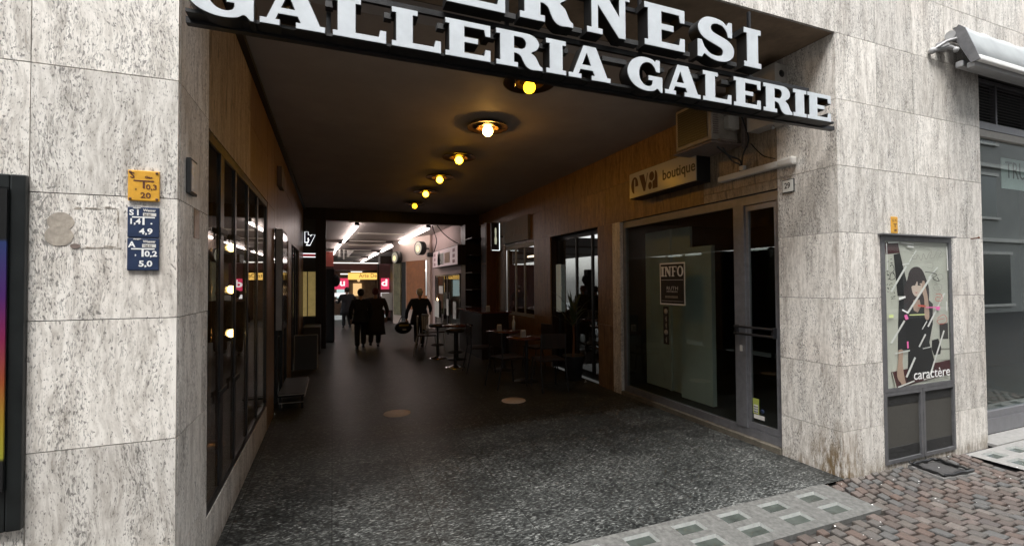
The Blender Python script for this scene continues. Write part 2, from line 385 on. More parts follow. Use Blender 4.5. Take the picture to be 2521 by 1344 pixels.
# slab lettering, unit height
def arc(cx, cy, rx, ry, a0, a1, n=10): return [(cx+rx*math.cos(R(a0+(a1-a0)*i/n)), cy+ry*math.sin(R(a0+(a1-a0)*i/n))) for i in range(n+1)]
def sm(p, k=3):
    out = []
    for i in range(len(p)-1):
        a = p[max(i-1, 0)]; b = p[i]; c = p[i+1]; d = p[min(i+2, len(p)-1)]
        for j in range(k):
            t = j/k; out.append(tuple(.5*((2*b[q])+(c[q]-a[q])*t+(2*a[q]-5*b[q]+4*c[q]-d[q])*t*t+(3*b[q]-a[q]-3*c[q]+d[q])*t**3) for q in (0, 1)))
    return out+[p[-1]]
GL = {
 'I': (.68, [[(0, 0), (.68, 0), (.68, .13), (.56, .13), (.56, .87), (.68, .87), (.68, 1), (0, 1), (0, .87), (.12, .87), (.12, .13), (0, .13)]]),
 'L': (1.28, [[(0, 0), (1.28, 0), (1.28, .31), (1.14, .31), (1.10, .14), (.53, .14), (.53, .87), (.66, .87), (.66, 1), (0, 1), (0, .87), (.11, .87), (.11, .13), (0, .13)]]),
 'E': (1.3, [[(0, 0), (1.3, 0), (1.3, .31), (1.16, .31), (1.12, .14), (.53, .14), (.53, .43), (.93, .43), (.93, .57), (.53, .57), (.53, .86), (1.12, .86), (1.16, .69), (1.3, .69), (1.3, 1), (0, 1), (0, .87), (.11, .87), (.11, .13), (0, .13)]]),
 'A': (1.5, [[(0, 0), (.44, 0), (.44, .13), (.34, .13), (.41, .28), (.86, .28), (.93, .13), (.82, .13), (.82, 0), (1.5, 0), (1.5, .13), (1.38, .13), (.97, 1), (.53, 1), (.15, .13), (0, .13)], [(.47, .42), (.80, .42), (.635, .80)]]),
 'N': (1.14, [[(0, 0), (.40, 0), (.40, .12), (.28, .12), (.28, .66), (.84, 0), (1.02, 0), (1.02, .88), (1.14, .88), (1.14, 1), (.74, 1), (.74, .88), (.86, .88), (.86, .46), (.44, 1), (0, 1), (0, .88), (.12, .88), (.12, .12), (0, .12)]]),
 'R': (1.45, [[(0, 0), (.66, 0), (.66, .13), (.54, .13), (.54, .40)]+sm([(.62, .40), (.75, .34), (.82, .22), (.92, .07), (1.08, -.01), (1.30, 0), (1.45, 0)])+sm([(1.45, .09), (1.36, .14), (1.30, .24), (1.22, .37), (1.08, .46)])+arc(.95, .74, .39, .26, -62, 90, 12)+[(0, 1), (0, .87), (.12, .87), (.12, .13), (0, .13)], [(.54, .53), (.74, .53)]+arc(.76, .70, .17, .17, -90, 90, 8)+[(.54, .87)]]),
 'G': (1.4, [[(1.16, 1.0), (1.30, 1.0), (1.30, .62), (1.16, .62)]+sm([(1.10, .74), (.98, .85), (.82, .89), (.62, .83), (.49, .68), (.45, .50), (.49, .31), (.62, .17), (.80, .12), (.95, .16), (1.0, .24)])+[(1.0, .33), (.84, .33), (.84, .47), (1.40, .47), (1.40, -.02)]+sm([(1.33, -.02), (1.20, .09), (1.05, .01), (.80, -.03), (.50, 0), (.22, .12), (.05, .31), (0, .5), (.05, .69), (.20, .88), (.45, 1.0), (.75, 1.03), (1.0, .99), (1.10, .93)])]),
 'S': (1.2, [[(1.02, 1.0), (1.12, 1.0), (1.12, .62), (1.0, .62)]+sm([(.95, .75), (.82, .87), (.62, .90), (.47, .85), (.43, .76), (.50, .67), (.75, .60), (1.0, .52), (1.14, .40), (1.18, .27), (1.12, .12), (.95, .01), (.70, -.03), (.45, 0), (.22, .10)])+[(.14, 0), (.02, 0), (.02, .42), (.14, .42)]+sm([(.22, .26), (.38, .13), (.60, .09), (.78, .13), (.82, .23), (.76, .31), (.50, .39), (.22, .48), (.08, .60), (.04, .74), (.12, .90), (.30, 1.01), (.55, 1.03), (.80, .99), (.94, .90)])]),
}
def glyph(ch, x0, x1, z0, h, y, depth, off=0.):
    w0, cs = GL[ch]; cu = bpy.data.curves.new('g', 'CURVE'); cu.dimensions = '2D'; cu.fill_mode = 'BOTH'; cu.extrude = depth/2; cu.offset = off
    for c in cs:
        sp = cu.splines.new('POLY'); sp.points.add(len(c)-1); sp.use_cyclic_u = True
        for p, (u, v) in zip(sp.points, c): p.co = (u/w0*(x1-x0), v*h, 0, 1)
    return curve_mb(cu, frame_at('f', (x0, y, z0)))

# ================================================================== SETTING
XL, XR, YF = -.665, 3.855, 2.543
ZC = 3.48; ZS = 3.644
ZJ = [-.73, -.18, .37, .90, 1.45, 1.995, 2.545, 3.095, 3.644, 4.19, 4.74, 5.29, 5.84, 6.39]
mb = MB(); mb.add([(-150, -150, -.034), (150, -150, -.034), (150, YF+.02, -.034), (-150, YF+.02, -.034)], [(0, 1, 2, 3)]); struct('street', mb, 'street')
mb = MB(); mb.add([(XL-.05, 2.53, 0), (XR+.05, 2.53, 0), (XR+.05, 45, 0), (XL-.05, 45, 0)], [(0, 1, 2, 3)])
mb.add([(-9, 12.62, -.004), (XL-.05, 12.62, -.004), (XL-.05, 45, -.004), (-9, 45, -.004)], [(0, 1, 2, 3)])
struct('floor', mb, 'floor')

# cobbles laid in segmental arcs
SW = 1.22; RAD = 1.15; STEP = .086
half = math.asin(SW/2/RAD)
holes = [(-.8, 3.535, 2.115, 2.60), (5.41, 9.5, 2.10, 2.6)]
def shelf(x, y):     # end lines of the light strips are not square to the wall
    if y > 2.525: return True
    if x < 3.56 and y > 2.09: return True
    if x > 5.37-(2.45-y)*.1 and y > 2.06: return True
    return 4.60 < x < 4.95 and 2.20 < y
mb = MB()
for ci in range(-2, 3):
    cx = ci*SW+1.92
    ns = 14
    for k in range(-24, 118):
        y0 = k*STEP
        kk = [(-half+(2*half)*(i+(.5 if k % 2 and 0 < i < ns else 0)*(1 if 0 < i < ns else 0))/ns) for i in range(ns+1)]
        jj = [rnd.uniform(-.012, .012) if 0 < i < ns else 0 for i in range(ns+1)]
        for i in range(ns):
            a0 = kk[i]+jj[i]; a1 = kk[i+1]+jj[i+1]
            if a1-a0 < .04: continue
            def pp(a, t): return Vector((y0+t*STEP-RAD*math.cos(a)+RAD*.8, cx+RAD*math.sin(a), 0))
            q = [pp(a0, 0), pp(a1, 0), pp(a1, 1), pp(a0, 1)]; c = sum(q, Vector())/4
            if c.y < -1.2 or c.x < -1.5 or c.x > 9 or shelf(c.x, c.y): continue
            g = rnd.uniform(.006, .011); top = []; mid = []
            dz = rnd.uniform(-.0035, .0035); tx = rnd.uniform(-.03, .03); ty = rnd.uniform(-.03, .03)
            for p in q:
                d = (p-c); L = d.length; d2 = d*(1-g*1.15/L)+Vector((rnd.uniform(-.006, .006), rnd.uniform(-.006, .006), 0))
                mid.append(c+d2+Vector((0, 0, -.006+dz))); top.append(c+d2*.86+Vector((0, 0, dz+d2.x*tx+d2.y*ty+.0005)))
            low = [v+Vector((0, 0, -.03)) for v in mid]
            mb.add(top+mid+low, [(0, 1, 2, 3)]+[(j, j+4, (j+1) % 4+4, (j+1) % 4) for j in range(4)]+[(j+4, j+8, (j+1) % 4+8, (j+1) % 4+4) for j in range(4)])
struct('cobblestones', mb, 'cobble')
# pale specks of litter between the setts
mb = MB()
for _ in range(130):
    x = rnd.uniform(1.2, 7); y = rnd.uniform(1.2, 2.5)
    if x < 3.55 and y > 2.09: continue
    r_ = rnd.uniform(.003, .007); a = rnd.uniform(0, 3)
    mb.add([(x+r_*math.cos(a+i*1.57), y+r_*math.sin(a+i*1.57), .006+rnd.uniform(0, .003)) for i in range(4)], [(0, 1, 2, 3)])
o = solo('litter', mb, 'white', 'tiny pale specks of litter scattered over the cobblestones', 'litter'); o['kind'] = 'stuff'

# pavement lights: concrete strip with sunk glass blocks
def pavement_light(x0, x1, y0, y1, cols, rows, label, skew, cm='concrete'):
    t = thing('pavement_light', label, 'pavement light', ((x0+x1)/2, (y0+y1)/2, 0), group='glass block strips set in the pavement')
    hs_ = .085; xs = [x0]; ys = [y0]; hx = []; hy = []
    for c in cols: hx.append((c-.103, c+.103)); xs += [c-.103, c+.103]
    for c in rows: hy.append((c-.058, c+.058)); ys += [c-.058, c+.058]
    xs.append(x1); ys.append(y1); fr = MB(); nx = len(xs); Z = .004
    S = lambda x, y, z: Vector((x+(y1-y)*skew*(x-x0)/(x1-x0), y, z))
    for i in range(nx-1):
        for j in range(len(ys)-1):
            hole = i % 2 == 1 and j % 2 == 1
            if hole: continue
            fr.add([S(xs[i], ys[j], Z), S(xs[i+1], ys[j], Z), S(xs[i+1], ys[j+1], Z), S(xs[i], ys[j+1], Z)], [(0, 1, 2, 3)])
    fr.add([S(x0, y0, Z), S(x1, y0, Z), S(x1, y0, -.03), S(x0, y0, -.03)], [(0, 1, 2, 3)]); fr.add([S(x1, y0, Z), S(x1, y1, Z), S(x1, y1, -.03), S(x1, y0, -.03)], [(0, 1, 2, 3)])
    part('concrete_frame', fr, cm, t)
    for a, b in hx:
        for c, d in hy:
            rim = MB(); o4 = [(a, c), (b, c), (b, d), (a, d)]; cx = (a+b)/2; cy = (c+d)/2
            i4 = [(cx+(x-cx)*.94, cy+(y-cy)*.88) for x, y in o4]
            rim.add([S(x, y, Z) for x, y in o4]+[S(x, y, -.016) for x, y in i4], [(k, (k+1) % 4, (k+1) % 4+4, k+4) for k in range(4)])
            rr = part('block_rim', rim, 'block_rim', t)
            gb = MB(); N = 6
            vs = []
            for u in range(N+1):
                for v in range(N+1):
                    x = i4[0][0]+(i4[1][0]-i4[0][0])*u/N; y = i4[0][1]+(i4[2][1]-i4[0][1])*v/N
                    dd = max(abs(u/N-.5), abs(v/N-.5))*2; vs.append(S(x, y, -.016-.010*(1-dd**3)))
            gb.add(vs, [(u*(N+1)+v, (u+1)*(N+1)+v, (u+1)*(N+1)+v+1, u*(N+1)+v+1) for u in range(N) for v in range(N)], True)
            part('glass_block', gb, 'block_glass', rr)
pavement_light(-.66, 3.60, 2.105, 2.53, [3.30-.378*k for k in range(10)][::-1], [2.235, 2.412], 'grey concrete strip of sunk glass blocks across the passage entrance', -.03)
pavement_light(5.40, 9.2, 2.08, 2.47, [5.62+.378*k for k in range(9)], [2.19, 2.36], 'pale strip of glass blocks in front of the right shop window', 0, 'pale_concrete')

# ================================================================== BUILDING
B = thing('arcade_building', 'travertine clad building with wide open passage leading through to lit shopping hall', 'building')
def slabs(mb, plane, c, nrm, us, zs, u0, u1, z0, z1, th=.02, gap=.0038):
    us = sorted(set([u0]+[u for u in us if u0+.01 < u < u1-.01]+[u1])); zz = sorted(set([z0]+[z for z in zs if z0+.01 < z < z1-.01]+[z1]))
    for i in range(len(us)-1):
        for j in range(len(zz)-1):
            a0, a1, b0, b1 = us[i]+gap/2, us[i+1]-gap/2, zz[j]+gap/2, zz[j+1]-gap/2
            pr_ = rnd.uniform(0, .0012)
            if plane == 'y': mb.box((a0, c+nrm*pr_, b0), (a1, c-nrm*th, b1))
            else: mb.box((c+nrm*pr_, a0, b0), (c-nrm*th, a1, b1))
    # dark bed behind the joints
XJr = [3.855+.5165*k for k in range(-12, 20)]; XJl = [-.665-.525*k for k in range(14)]
ZT = 6.4
mb = MB(); slabs(mb, 'y', YF, -1, XJl, ZJ, -6.5, XL, -.04, ZT)
part('stone_pillar', mb, 'travertine', B)
mb = MB(); slabs(mb, 'y', YF, -1, XJr, ZJ, XR, 4.378, -.04, ZT); slabs(mb, 'y', YF, -1, XJr, ZJ, 4.378, 5.395, 1.985, ZT)
slabs(mb, 'y', YF, -1, XJr, ZJ, 5.395, 5.945, -.04, ZT); slabs(mb, 'y', YF, -1, XJr, ZJ, 5.945, 12, 3.70, ZT)
slabs(mb, 'y', YF, -1, XJr, ZJ, 4.378, 5.395, -.04, .028)
slabs(mb, 'x', 5.945, 1, [2.75], ZJ, YF+.022, 2.80, -.01, 3.70)
part('stone_pillar', mb, 'travertine', B)
mb = MB(); slabs(mb, 'y', YF, -1, XJr, ZJ, XL, XR, ZS, ZT); part('lintel', mb, 'travertine', B)
yj_ = [3.1+.72*k for k in range(14)]
# reveals that turn into the passage
mb = MB(); slabs(mb, 'x', XR, -1, [3.09], ZJ, YF+.022, 3.09, -.04, ZS)
part('reveal', mb, 'travertine', B)
mb = MB(); slabs(mb, 'x', XL, 1, yj_, [3.095], 3.10, 4.54, 2.50, ZS); part('passage_wall', mb, 'half_dimmed_travertine', B)
mb = MB(); slabs(mb, 'x', XR, -1, [3.6], ZJ, 3.09, 4.0, 2.455, ZS); part('passage_wall', mb, 'half_dimmed_travertine', B)
mb = MB(); slabs(mb, 'x', XL, 1, [], ZJ, YF+.022, 3.10, -.04, ZS); slabs(mb, 'x', XL, 1, [3.82, 4.6], [], 3.10, 5.70, -.04, .27); part('reveal', mb, 'travertine', B)
core = MB()
core.box((-6.5, YF+.012, -.02), (XL-.012, 3.05, ZT)); core.box((XR+.012, YF+.012, -.02), (5.93, 3.07, ZT)); core.box((XL-.012, YF+.012, ZS+.012), (XR+.012, YF+.7, ZT))
core.box((5.93, YF+.012, 3.72), (12, 3.07, ZT)); core.box((-9, 3.3, 3.75), (12, 12.5, 4.1))
core.box((XR+.014, 3.07, 2.46), (4.2, 13, 3.7)); core.box((-.9, 3.05, 2.52), (XL-.014, 13, 3.7))
part('wall_core', core, mat('joint_bed', (.045, .042, .038), .9), B)
# inner walls of the passage
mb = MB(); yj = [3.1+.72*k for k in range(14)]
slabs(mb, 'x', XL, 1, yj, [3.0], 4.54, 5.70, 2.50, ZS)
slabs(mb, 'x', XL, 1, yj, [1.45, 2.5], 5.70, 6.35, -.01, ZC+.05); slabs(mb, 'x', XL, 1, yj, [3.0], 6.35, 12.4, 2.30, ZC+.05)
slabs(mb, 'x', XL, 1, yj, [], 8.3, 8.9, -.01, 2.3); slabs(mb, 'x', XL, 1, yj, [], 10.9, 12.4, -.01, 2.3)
part('passage_wall', mb, 'warm_dimmed_travertine', B)
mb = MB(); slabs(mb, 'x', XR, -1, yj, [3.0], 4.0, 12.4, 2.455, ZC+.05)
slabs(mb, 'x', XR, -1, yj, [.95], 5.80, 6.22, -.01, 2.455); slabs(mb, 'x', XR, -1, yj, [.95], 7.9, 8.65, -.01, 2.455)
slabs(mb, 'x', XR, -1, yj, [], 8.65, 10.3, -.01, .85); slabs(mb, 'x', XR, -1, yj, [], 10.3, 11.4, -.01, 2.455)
part('passage_wall', mb, 'warm_dimmed_travertine', B)
mb = MB(); mb.box((XR-.012, 5.60, 0), (XR+.10, 5.795, 2.455)); part('door_jamb', mb, 'travertine', B)
# soffit and ceiling
mb = MB(); mb.box((XL, YF+.022, ZS), (XR, 3.33, ZS+.05)); part('soffit', mb, 'soffit', B)
mb = MB(); mb.box((XL-.01, 3.33, ZC), (XR+.01, 12.40, ZC+.16)); part('ceiling', mb, 'plaster', B)
mb = MB(); mb.box((XL+.002, 3.34, ZC-.05), (XL+.05, 12.4, ZC-.003)); part('ceiling_trim', mb, 'black', B)
# portal between passage and hall
mb = MB(); mb.box((XL-.2, 12.40, 3.185), (XR+.1, 12.60, ZC+.2)); mb.box((-.385, 12.38, 0), (-.145, 12.62, 3.185))
mb.box((3.37, 12.15, 0), (3.9, 12.62, 3.185)); part('portal', mb, 'dark_wood', B)
mb = MB()
for z in (.5, .95, 1.4, 1.85, 2.3, 2.75): mb.box((3.36, 11.5, z), (3.84, 12.13, z+.025))
mb.box((3.80, 11.5, 0), (3.845, 12.13, 3.1)); part('shelf', mb, 'dark_wood', B)
# far left shop beside the portal
mb = MB(); mb.box((-.95, 12.42, 0), (-.385, 12.6, .78)); mb.box((-.95, 12.42, 1.93), (-.385, 12.6, 3.185)); parts('shop_front', mb, 'black', B)
mb = MB(); mb.box((-.80, 12.55, .78), (-.39, 12.58, 1.93)); sw = part('shop_window', mb, mat('lit_cream', (.5, .42, .2), .6, emit=(.85, .62, .22), es=.045, var=.2, scale=6.), B, 'dim yellow lit shop window beside the hall entrance')
mb = MB(); mb.box((-.585, 12.535, .78), (-.565, 12.549, 1.93)); mb.box((-.80, 12.5, 1.90), (-.39, 12.549, 1.93)); mb.box((-.80, 12.5, .78), (-.39, 12.549, .80)); part('frame', mb, 'black', sw)

# ---- left display window
mb = MB(); mb.box((-2.2, 3.0, .2), (-2.15, 5.8, 2.6)); mb.box((-2.2, 5.71, .2), (-.69, 5.76, 2.6)); mb.box((-2.2, 3.04, .2), (-.69, 3.09, 2.6)); mb.box((-2.2, 3.0, 2.52), (-.69, 5.8, 2.56)); mb.box((-2.2, 3.0, .2), (-.69, 5.8, .25))
LW = part('display_window', mb, mat('case_wall', (.09, .06, .04), .5, var=.3, scale=3.), B)
fr = MB(); X0, X1 = XL-.018, XL-.004
fr.box((X0, 3.105, 2.44), (X1, 5.695, 2.498)); fr.box((X0, 3.105, .272), (X1, 5.695, .32)); fr.box((X0, 3.105, .32), (X1, 3.125, 2.44)); fr.box((X0, 5.665, .32), (X1, 5.695, 2.44))
for y, w_ in ((3.50, .10), (3.955, .055), (4.50, .05), (5.04, .05)): fr.box((X0+.002, y-w_/2, .32), (X1-.002, y+w_/2, 2.44))
part('frame', fr, 'black_metal', LW)
mb = MB()
for y in (3.50, 3.955):
    for z in (.91, 1.945): mb.bbox((X1-.001, y-.11, z-.018), (X1+.012, y+.11, z+.018), .005); mb.box((X1-.001, y-.09, z-.06), (X1+.008, y-.07, z-.017))
part('clip', mb, 'black', LW)
mb = MB(); mb.box((XL-.024, 3.125, .32), (XL-.018, 5.665, 2.44)); part('pane', mb, 'case_glass', LW)
# things shown in the case
for i, (px, py) in enumerate(((570, 610), (570, 713), (570, 820))):
    p = at(px, py, 0, -.84)
    t = thing('display_lamp', ['topmost', 'middle', 'lowest'][i]+' of three glowing lamps inside the left display window', 'lamp', p, group='lamps in the left display window')
    mb = MB(); mb.ball(p, .036, 14); part('bulb', mb, 'case_bulb', t)
    mb = MB(); mb.tube([p+Vector((-.02, 0, 0)), p+Vector((-.10, 0, 0))], .014, 8); part('socket', mb, 'brass', t)
mb = MB(); mb.tube([(-.955, 4.53, .25), (-.955, 4.53, 2.4)], .014, 8); mb.lathe((-.955, 4.53, .25), [(.001, .0), (.12, 0), (.12, .02), (.02, .04)], 20)
solo('lamp_pole', mb, 'brass', 'slim brass pole carrying the lamps in the left display window', 'pole')

# ---- left wall further in: panels and doors
mb = MB()
for a, b in ((6.35, 8.3), (8.9, 10.9)):
    mb.box((-1.4, a, 0), (-1.35, b, 2.3)); mb.box((-1.4, a-.02, 0), (XL-.03, a-.001, 2.3)); mb.box((-1.4, b+.001, 0), (XL-.03, b+.02, 2.3))
DL = part('doorway', mb, 'dark_wood', B)
fr = MB()
for a, b in ((6.35, 8.3), (8.9, 10.9)):
    for k in range(4): y = a+(b-a)*k/3; fr.box((XL-.06, max(a, y-.03), .001), (XL-.02, min(b, y+.03), 2.298))
part('frame', fr, 'black_metal', DL)
mb = MB(); mb.box((XL-.045, 6.4, .02), (XL-.04, 8.28, 2.28)); mb.box((XL-.045, 8.93, .02), (XL-.04, 10.88, 2.28)); part('pane', mb, 'shop_glass', DL)

# ---- right shop (vacant boutique)
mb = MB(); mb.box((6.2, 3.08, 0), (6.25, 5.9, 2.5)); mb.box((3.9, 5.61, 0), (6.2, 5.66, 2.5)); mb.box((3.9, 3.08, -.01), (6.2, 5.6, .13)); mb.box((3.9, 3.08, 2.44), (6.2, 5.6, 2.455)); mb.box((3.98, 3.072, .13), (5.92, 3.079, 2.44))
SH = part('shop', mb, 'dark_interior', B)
fr = MB(); a, b = XR+.03, XR+.085
fr.box((a, 3.095, .055), (b, 5.59, .135)); fr.box((a, 3.095, 2.36), (b, 5.59, 2.452)); fr.box((a, 5.53, .135), (b, 5.59, 2.36)); fr.box((a, 3.095, .135), (b, 3.13, 2.36)); fr.box((a-.012, 3.49, .135), (b, 3.62, 2.36))
part('window_frame', fr, 'alu', SH)
mb = MB(); mb.box((XR-.02, 3.095, -.01), (XR+.1, 5.595, .052)); part('sill', mb, mat('sill_stone', (.13, .115, .09), .6, var=.3, scale=12.), SH)
mb = MB(); mb.box((a+.02, 3.62, .135), (a+.026, 5.53, 2.36)); part('window_pane', mb, 'shop_glass', SH)
dr = MB(); dr.box((a+.004, 3.135, .14), (a+.04, 3.16, 2.35)); dr.box((a+.004, 3.455, .14), (a+.04, 3.485, 2.35)); dr.box((a+.004, 3.16, .14), (a+.04, 3.455, .20)); dr.box((a+.004, 3.16, 2.30), (a+.04, 3.455, 2.35))
D = part('door', dr, 'alu', B)
mb = MB(); mb.box((a+.02, 3.16, .20), (a+.026, 3.455, 2.30)); part('door_pane', mb, 'shop_glass', D)
mb = MB()
for z in (1.07, 1.14): mb.tube([(a-.045, 3.60, z), (a-.045, 3.14, z)], .012, 8)
for y in (3.58, 3.16): mb.box((a-.05, y-.01, 1.055), (a+.01, y+.01, 1.155))
part('handle', mb, 'alu_dark', D); mb = MB(); mb.box((a-.02, 3.53, .89), (a-.012, 3.555, .95)); part('lock', mb, 'off_white', D)
# things inside the vacant shop
mb = MB(); mb.bbox((4.25, 4.66, .14), (4.29, 5.56, 2.30), .004); mb.box((4.22, 5.0, .14), (4.249, 5.04, 2.3)); solo('partition_panel', mb, mat('panel_grey', (.60, .65, .60), .7, var=.1, scale=2.), 'tall pale green grey partition standing behind the boutique window', 'partition')
mb = MB(); mb.bbox((4.12, 4.18, .14), (4.18, 4.70, 2.0), .004); mb.box((4.13, 4.17, 2.0), (4.17, 4.71, 2.02)); solo('room_divider', mb, mat('panel_grey', (.60, .65, .60), .7), 'lower pale panel standing right behind the info notice', 'panel')

# ---- recess with glazed front
mb = MB(); mb.box((5.0, 6.2, 0), (5.05, 7.95, 2.5)); mb.box((3.9, 6.20, 0), (5.0, 6.215, 2.46)); mb.box((3.9, 7.9, 0), (5.0, 7.95, 2.46)); part('recess', mb, 'dark_wood', B)
g = MB(); g.box((4.02, 6.25, .1), (4.026, 7.88, 2.38)); SF = MB()
for y in (6.22, 6.62, 7.15, 7.85): SF.box((4.0, y, 0), (4.05, y+.04, 2.45))
SF.box((4.0, 6.26, 2.38), (4.05, 7.85, 2.45)); SF.box((4.0, 6.26, 0), (4.05, 7.85, .1))
s_ = part('glazed_front', SF, 'black_metal', B); part('pane', g, 'cafe_glass', s_)
mb = MB(); mb.box((4.6, 6.25, 1.55), (4.63, 7.3, 2.5)); solo('blind', mb, mat('lilac', (.26, .23, .24), .7, var=.1, scale=4), 'pale lilac blind hanging behind the recessed cafe glass', 'blind')
mb = MB(); p = at(1362, 652, 0, 3.98); q = at(1382, 768, 0, 3.98); mb.box((3.975, q.y, q.z), (3.985, p.y, p.z)); solo('menu_board', mb, mat('mint_paper', (.5, .55, .5), .7, var=.1, scale=10, emit=(.5, .55, .5), es=.03), 'tall narrow pale green menu board on the cafe glass', 'menu board')

# ---- cafe window
mb = MB(); mb.box((4.9, 8.6, 0), (4.95, 10.4, 2.5)); mb.box((3.9, 8.62, .0), (4.9, 8.66, 2.46)); mb.box((3.9, 10.3, 0), (4.9, 10.34, 2.46)); CW = part('cafe', mb, 'wood', B)
fr = MB(); fr.box((XR+.0, 8.66, 2.36), (XR+.07, 10.29, 2.45)); fr.box((XR+.02, 8.66, .86), (XR+.07, 10.29, .93))
for y in (8.66, 9.2, 9.72, 10.24): fr.box((XR+.02, y, .93), (XR+.06, y+.045, 2.36))
f_ = part('cafe_window', fr, 'grey_metal', B); g = MB(); g.box((XR+.035, 8.7, .93), (XR+.041, 10.25, 2.36)); part('pane', g, 'cafe_glass', f_)
for k in range(3):
    mb = MB(); z = 1.25+.32*k; mb.box((4.5, 8.75, z-.02), (4.85, 10.2, z)); 
    for i in range(9): y = 8.85+i*.15; mb.lathe((4.6, y, z), [(.001, .0), (.03, 0), (.032, .14), (.012, .18), (.012, .24), (.001, .24)], 10)
    part('bottle_shelf', mb, mat('amber', (.3, .12, .04), .2), CW)
mb = MB(); mb.tube([(4.3, 9.0, 2.2), (4.3, 10.0, 2.2)], .02, 8); solo('fill_tube', mb, mat('cafe_fill_tube', (1, 1, 1), .5, emit=(1, .75, .5), es=1.6), 'added warm tube dimly filling the cafe interior with light', 'lamp')  # unseen tube, added to light the cafe interior behind its glass

# ---- right-hand shop window on the street
x0, x1, yw = 5.965, 12.0, 2.70
mb = MB(); mb.box((5.95, 4.6, 0), (12, 4.65, 3.7)); mb.box((5.95, 2.75, -.01), (12, 4.6, .05)); mb.box((5.95, 2.82, 3.66), (12, 4.6, 3.70)); mb.box((5.95, 2.81, 0), (5.96, 4.6, 3.66)); mb.box((12, 2.6, 0), (12.05, 4.6, 3.7))
SR = part('shop', mb, mat('showroom', (.02, .027, .025), .6, var=.2, scale=1.), B)
fr = MB(); fr.box((x0, yw-.03, .02), (x1, yw+.03, .17)); fr.box((x0, yw-.02, .175), (x1, yw+.03, .24)); fr.box((x0, yw-.02, .245), (x0+.035, yw+.03, 3.08)); fr.box((x0, yw-.035, 3.16), (x1, yw+.03, 3.235)); fr.box((x0, yw-.02, 3.66), (x1, yw+.03, 3.695))
for x in (x0, x0+.62, x0+1.24, x0+2.4): fr.box((x+.0005, yw-.018, 3.236), (x+.03, yw+.028, 3.659))
part('window_frame', fr, 'alu', SR)
mb = MB(); mb.box((x0+.036, yw-.03, 3.085), (x1, yw+.025, 3.155)); part('rail', mb, 'off_white', SR)
mb = MB()
for i in range(13):
    z = 3.25+i*.0315
    mb.add([(x0+.03, yw-.012, z), (x1, yw-.012, z), (x1, yw+.02, z+.024), (x0+.03, yw+.02, z+.024), (x0+.03, yw-.008, z-.003), (x1, yw-.008, z-.003), (x1, yw+.024, z+.021), (x0+.03, yw+.024, z+.021)],
           [(0, 1, 2, 3), (4, 5, 6, 7), (0, 1, 5, 4), (2, 3, 7, 6)])
part('louvre', mb, mat('louvre', (.12, .11, .115), .5, .3), SR)
mb = MB(); mb.box((x0+.035, yw+.004, .24), (x1, yw+.01, 3.085)); part('window_pane', mb, 'street_glass', SR)
mb = MB(); mb.box((5.93, 2.47, -.01), (12, 2.665, .016)); part('threshold', mb, 'pale_concrete', SR)
# notice behind the glass
p = at(2464, 388, 1, 2.78); q = at(2521, 470, 1, 2.78)
t = thing('notice', 'white sheet with black serif letters hanging behind the right shop window', 'notice', (p.x+.3, 2.78, p.z))
mb = MB(); mb.box((p.x, 2.778, q.z), (p.x+1.2, 2.783, p.z)); part('sheet', mb, mat('sheet', (.82, .90, .87), .7, var=.05, scale=5), t)
part('lettering', text('TRU', .27, frame_at('f', (p.x+.07, 2.774, q.z+.12)), sx=.85), 'ink', t)

# ================================================================== SIGN
S = thing('letter_sign', 'two rows of big white slab serif letters over the passage mouth', 'sign', (1.6, 2.5, 3.0))
YS = 2.47; DP = .085
row2 = [('G', -.635, -.354), ('A', -.328, -.036), ('L', .002, .264), ('L', .295, .558), ('E', .585, .847), ('R', .884, 1.177), ('I', 1.204, 1.336), ('A', 1.356, 1.655),
        ('G', 1.788, 2.063), ('A', 2.087, 2.390), ('L', 2.415, 2.673), ('E', 2.700, 2.959), ('R', 2.991, 3.288), ('I', 3.302, 3.444), ('E', 3.458, 3.723)]
row1 = [('E', .593, .939), ('R', 1.034, 1.388), ('N', 1.489, 1.807), ('E', 1.926, 2.257), ('S', 2.367, 2.711), ('I', 2.805, 2.970)]
for ch, a, b in row2:
    h = .2085; k = (YS-.043)/2.5; f = lambda x: x*k; zz = 1.6+(2.866-1.6)*k
    o = part('letter', glyph(ch, a*k, b*k, zz, h*k, YS, DP, .0035), 'black', S)
    part('letter_face', glyph(ch, a*k, b*k, zz, h*k, YS-DP/2-.003, .004), 'sign_white', o)
for ch, a, b in row1:
    k = (YS-.043)/2.5; zz = 1.6+(3.170-1.6)*k
    o = part('letter', glyph(ch, a*k, b*k, zz, .286*k, YS, DP, .0035), 'black', S)
    part('letter_face', glyph(ch, a*k, b*k, zz, .286*k, YS-DP/2-.003, .004), 'sign_white', o)
mb = MB(); mb.box((XL+.03, YS+.048, 2.815), (XR-.06, YS+.085, 2.845)); mb.box((XL+.003, YS+.048, 3.085), (XR-.35, YS+.07, 3.115)); mb.box((XL+.003, YS+.048, 3.38), (2.93, YS+.07, 3.405))
parts('rail', mb, 'black_metal', S)
mb = MB()
for x in (-.03, .95, 1.90, 2.88): mb.box((x, YS+.05, 2.829), (x+.022, YS+.068, 3.60))
parts('strut', mb, 'black_metal', S)
mb = MB(); mb.box((XL+.045, YS-.02, 2.832), (XR-.17, YS+.047, 2.848)); part('base_rail', mb, 'black', S)
mb = MB()
for (x0_, x1_) in [(r[2], s2[1]) for r, s2 in zip(row1, row1[1:])]: mb.box((x0_*.96, YS-.005, 3.13), (x1_*.96, YS+.045, 3.16))
for (x0_, x1_) in [(r[2], s2[1]) for r, s2 in zip(row2, row2[1:])]: mb.box((x0_*.955, YS+.0, 2.99), (x1_*.985, YS+.045, 3.02))
parts('raceway', mb, 'charcoal', S)

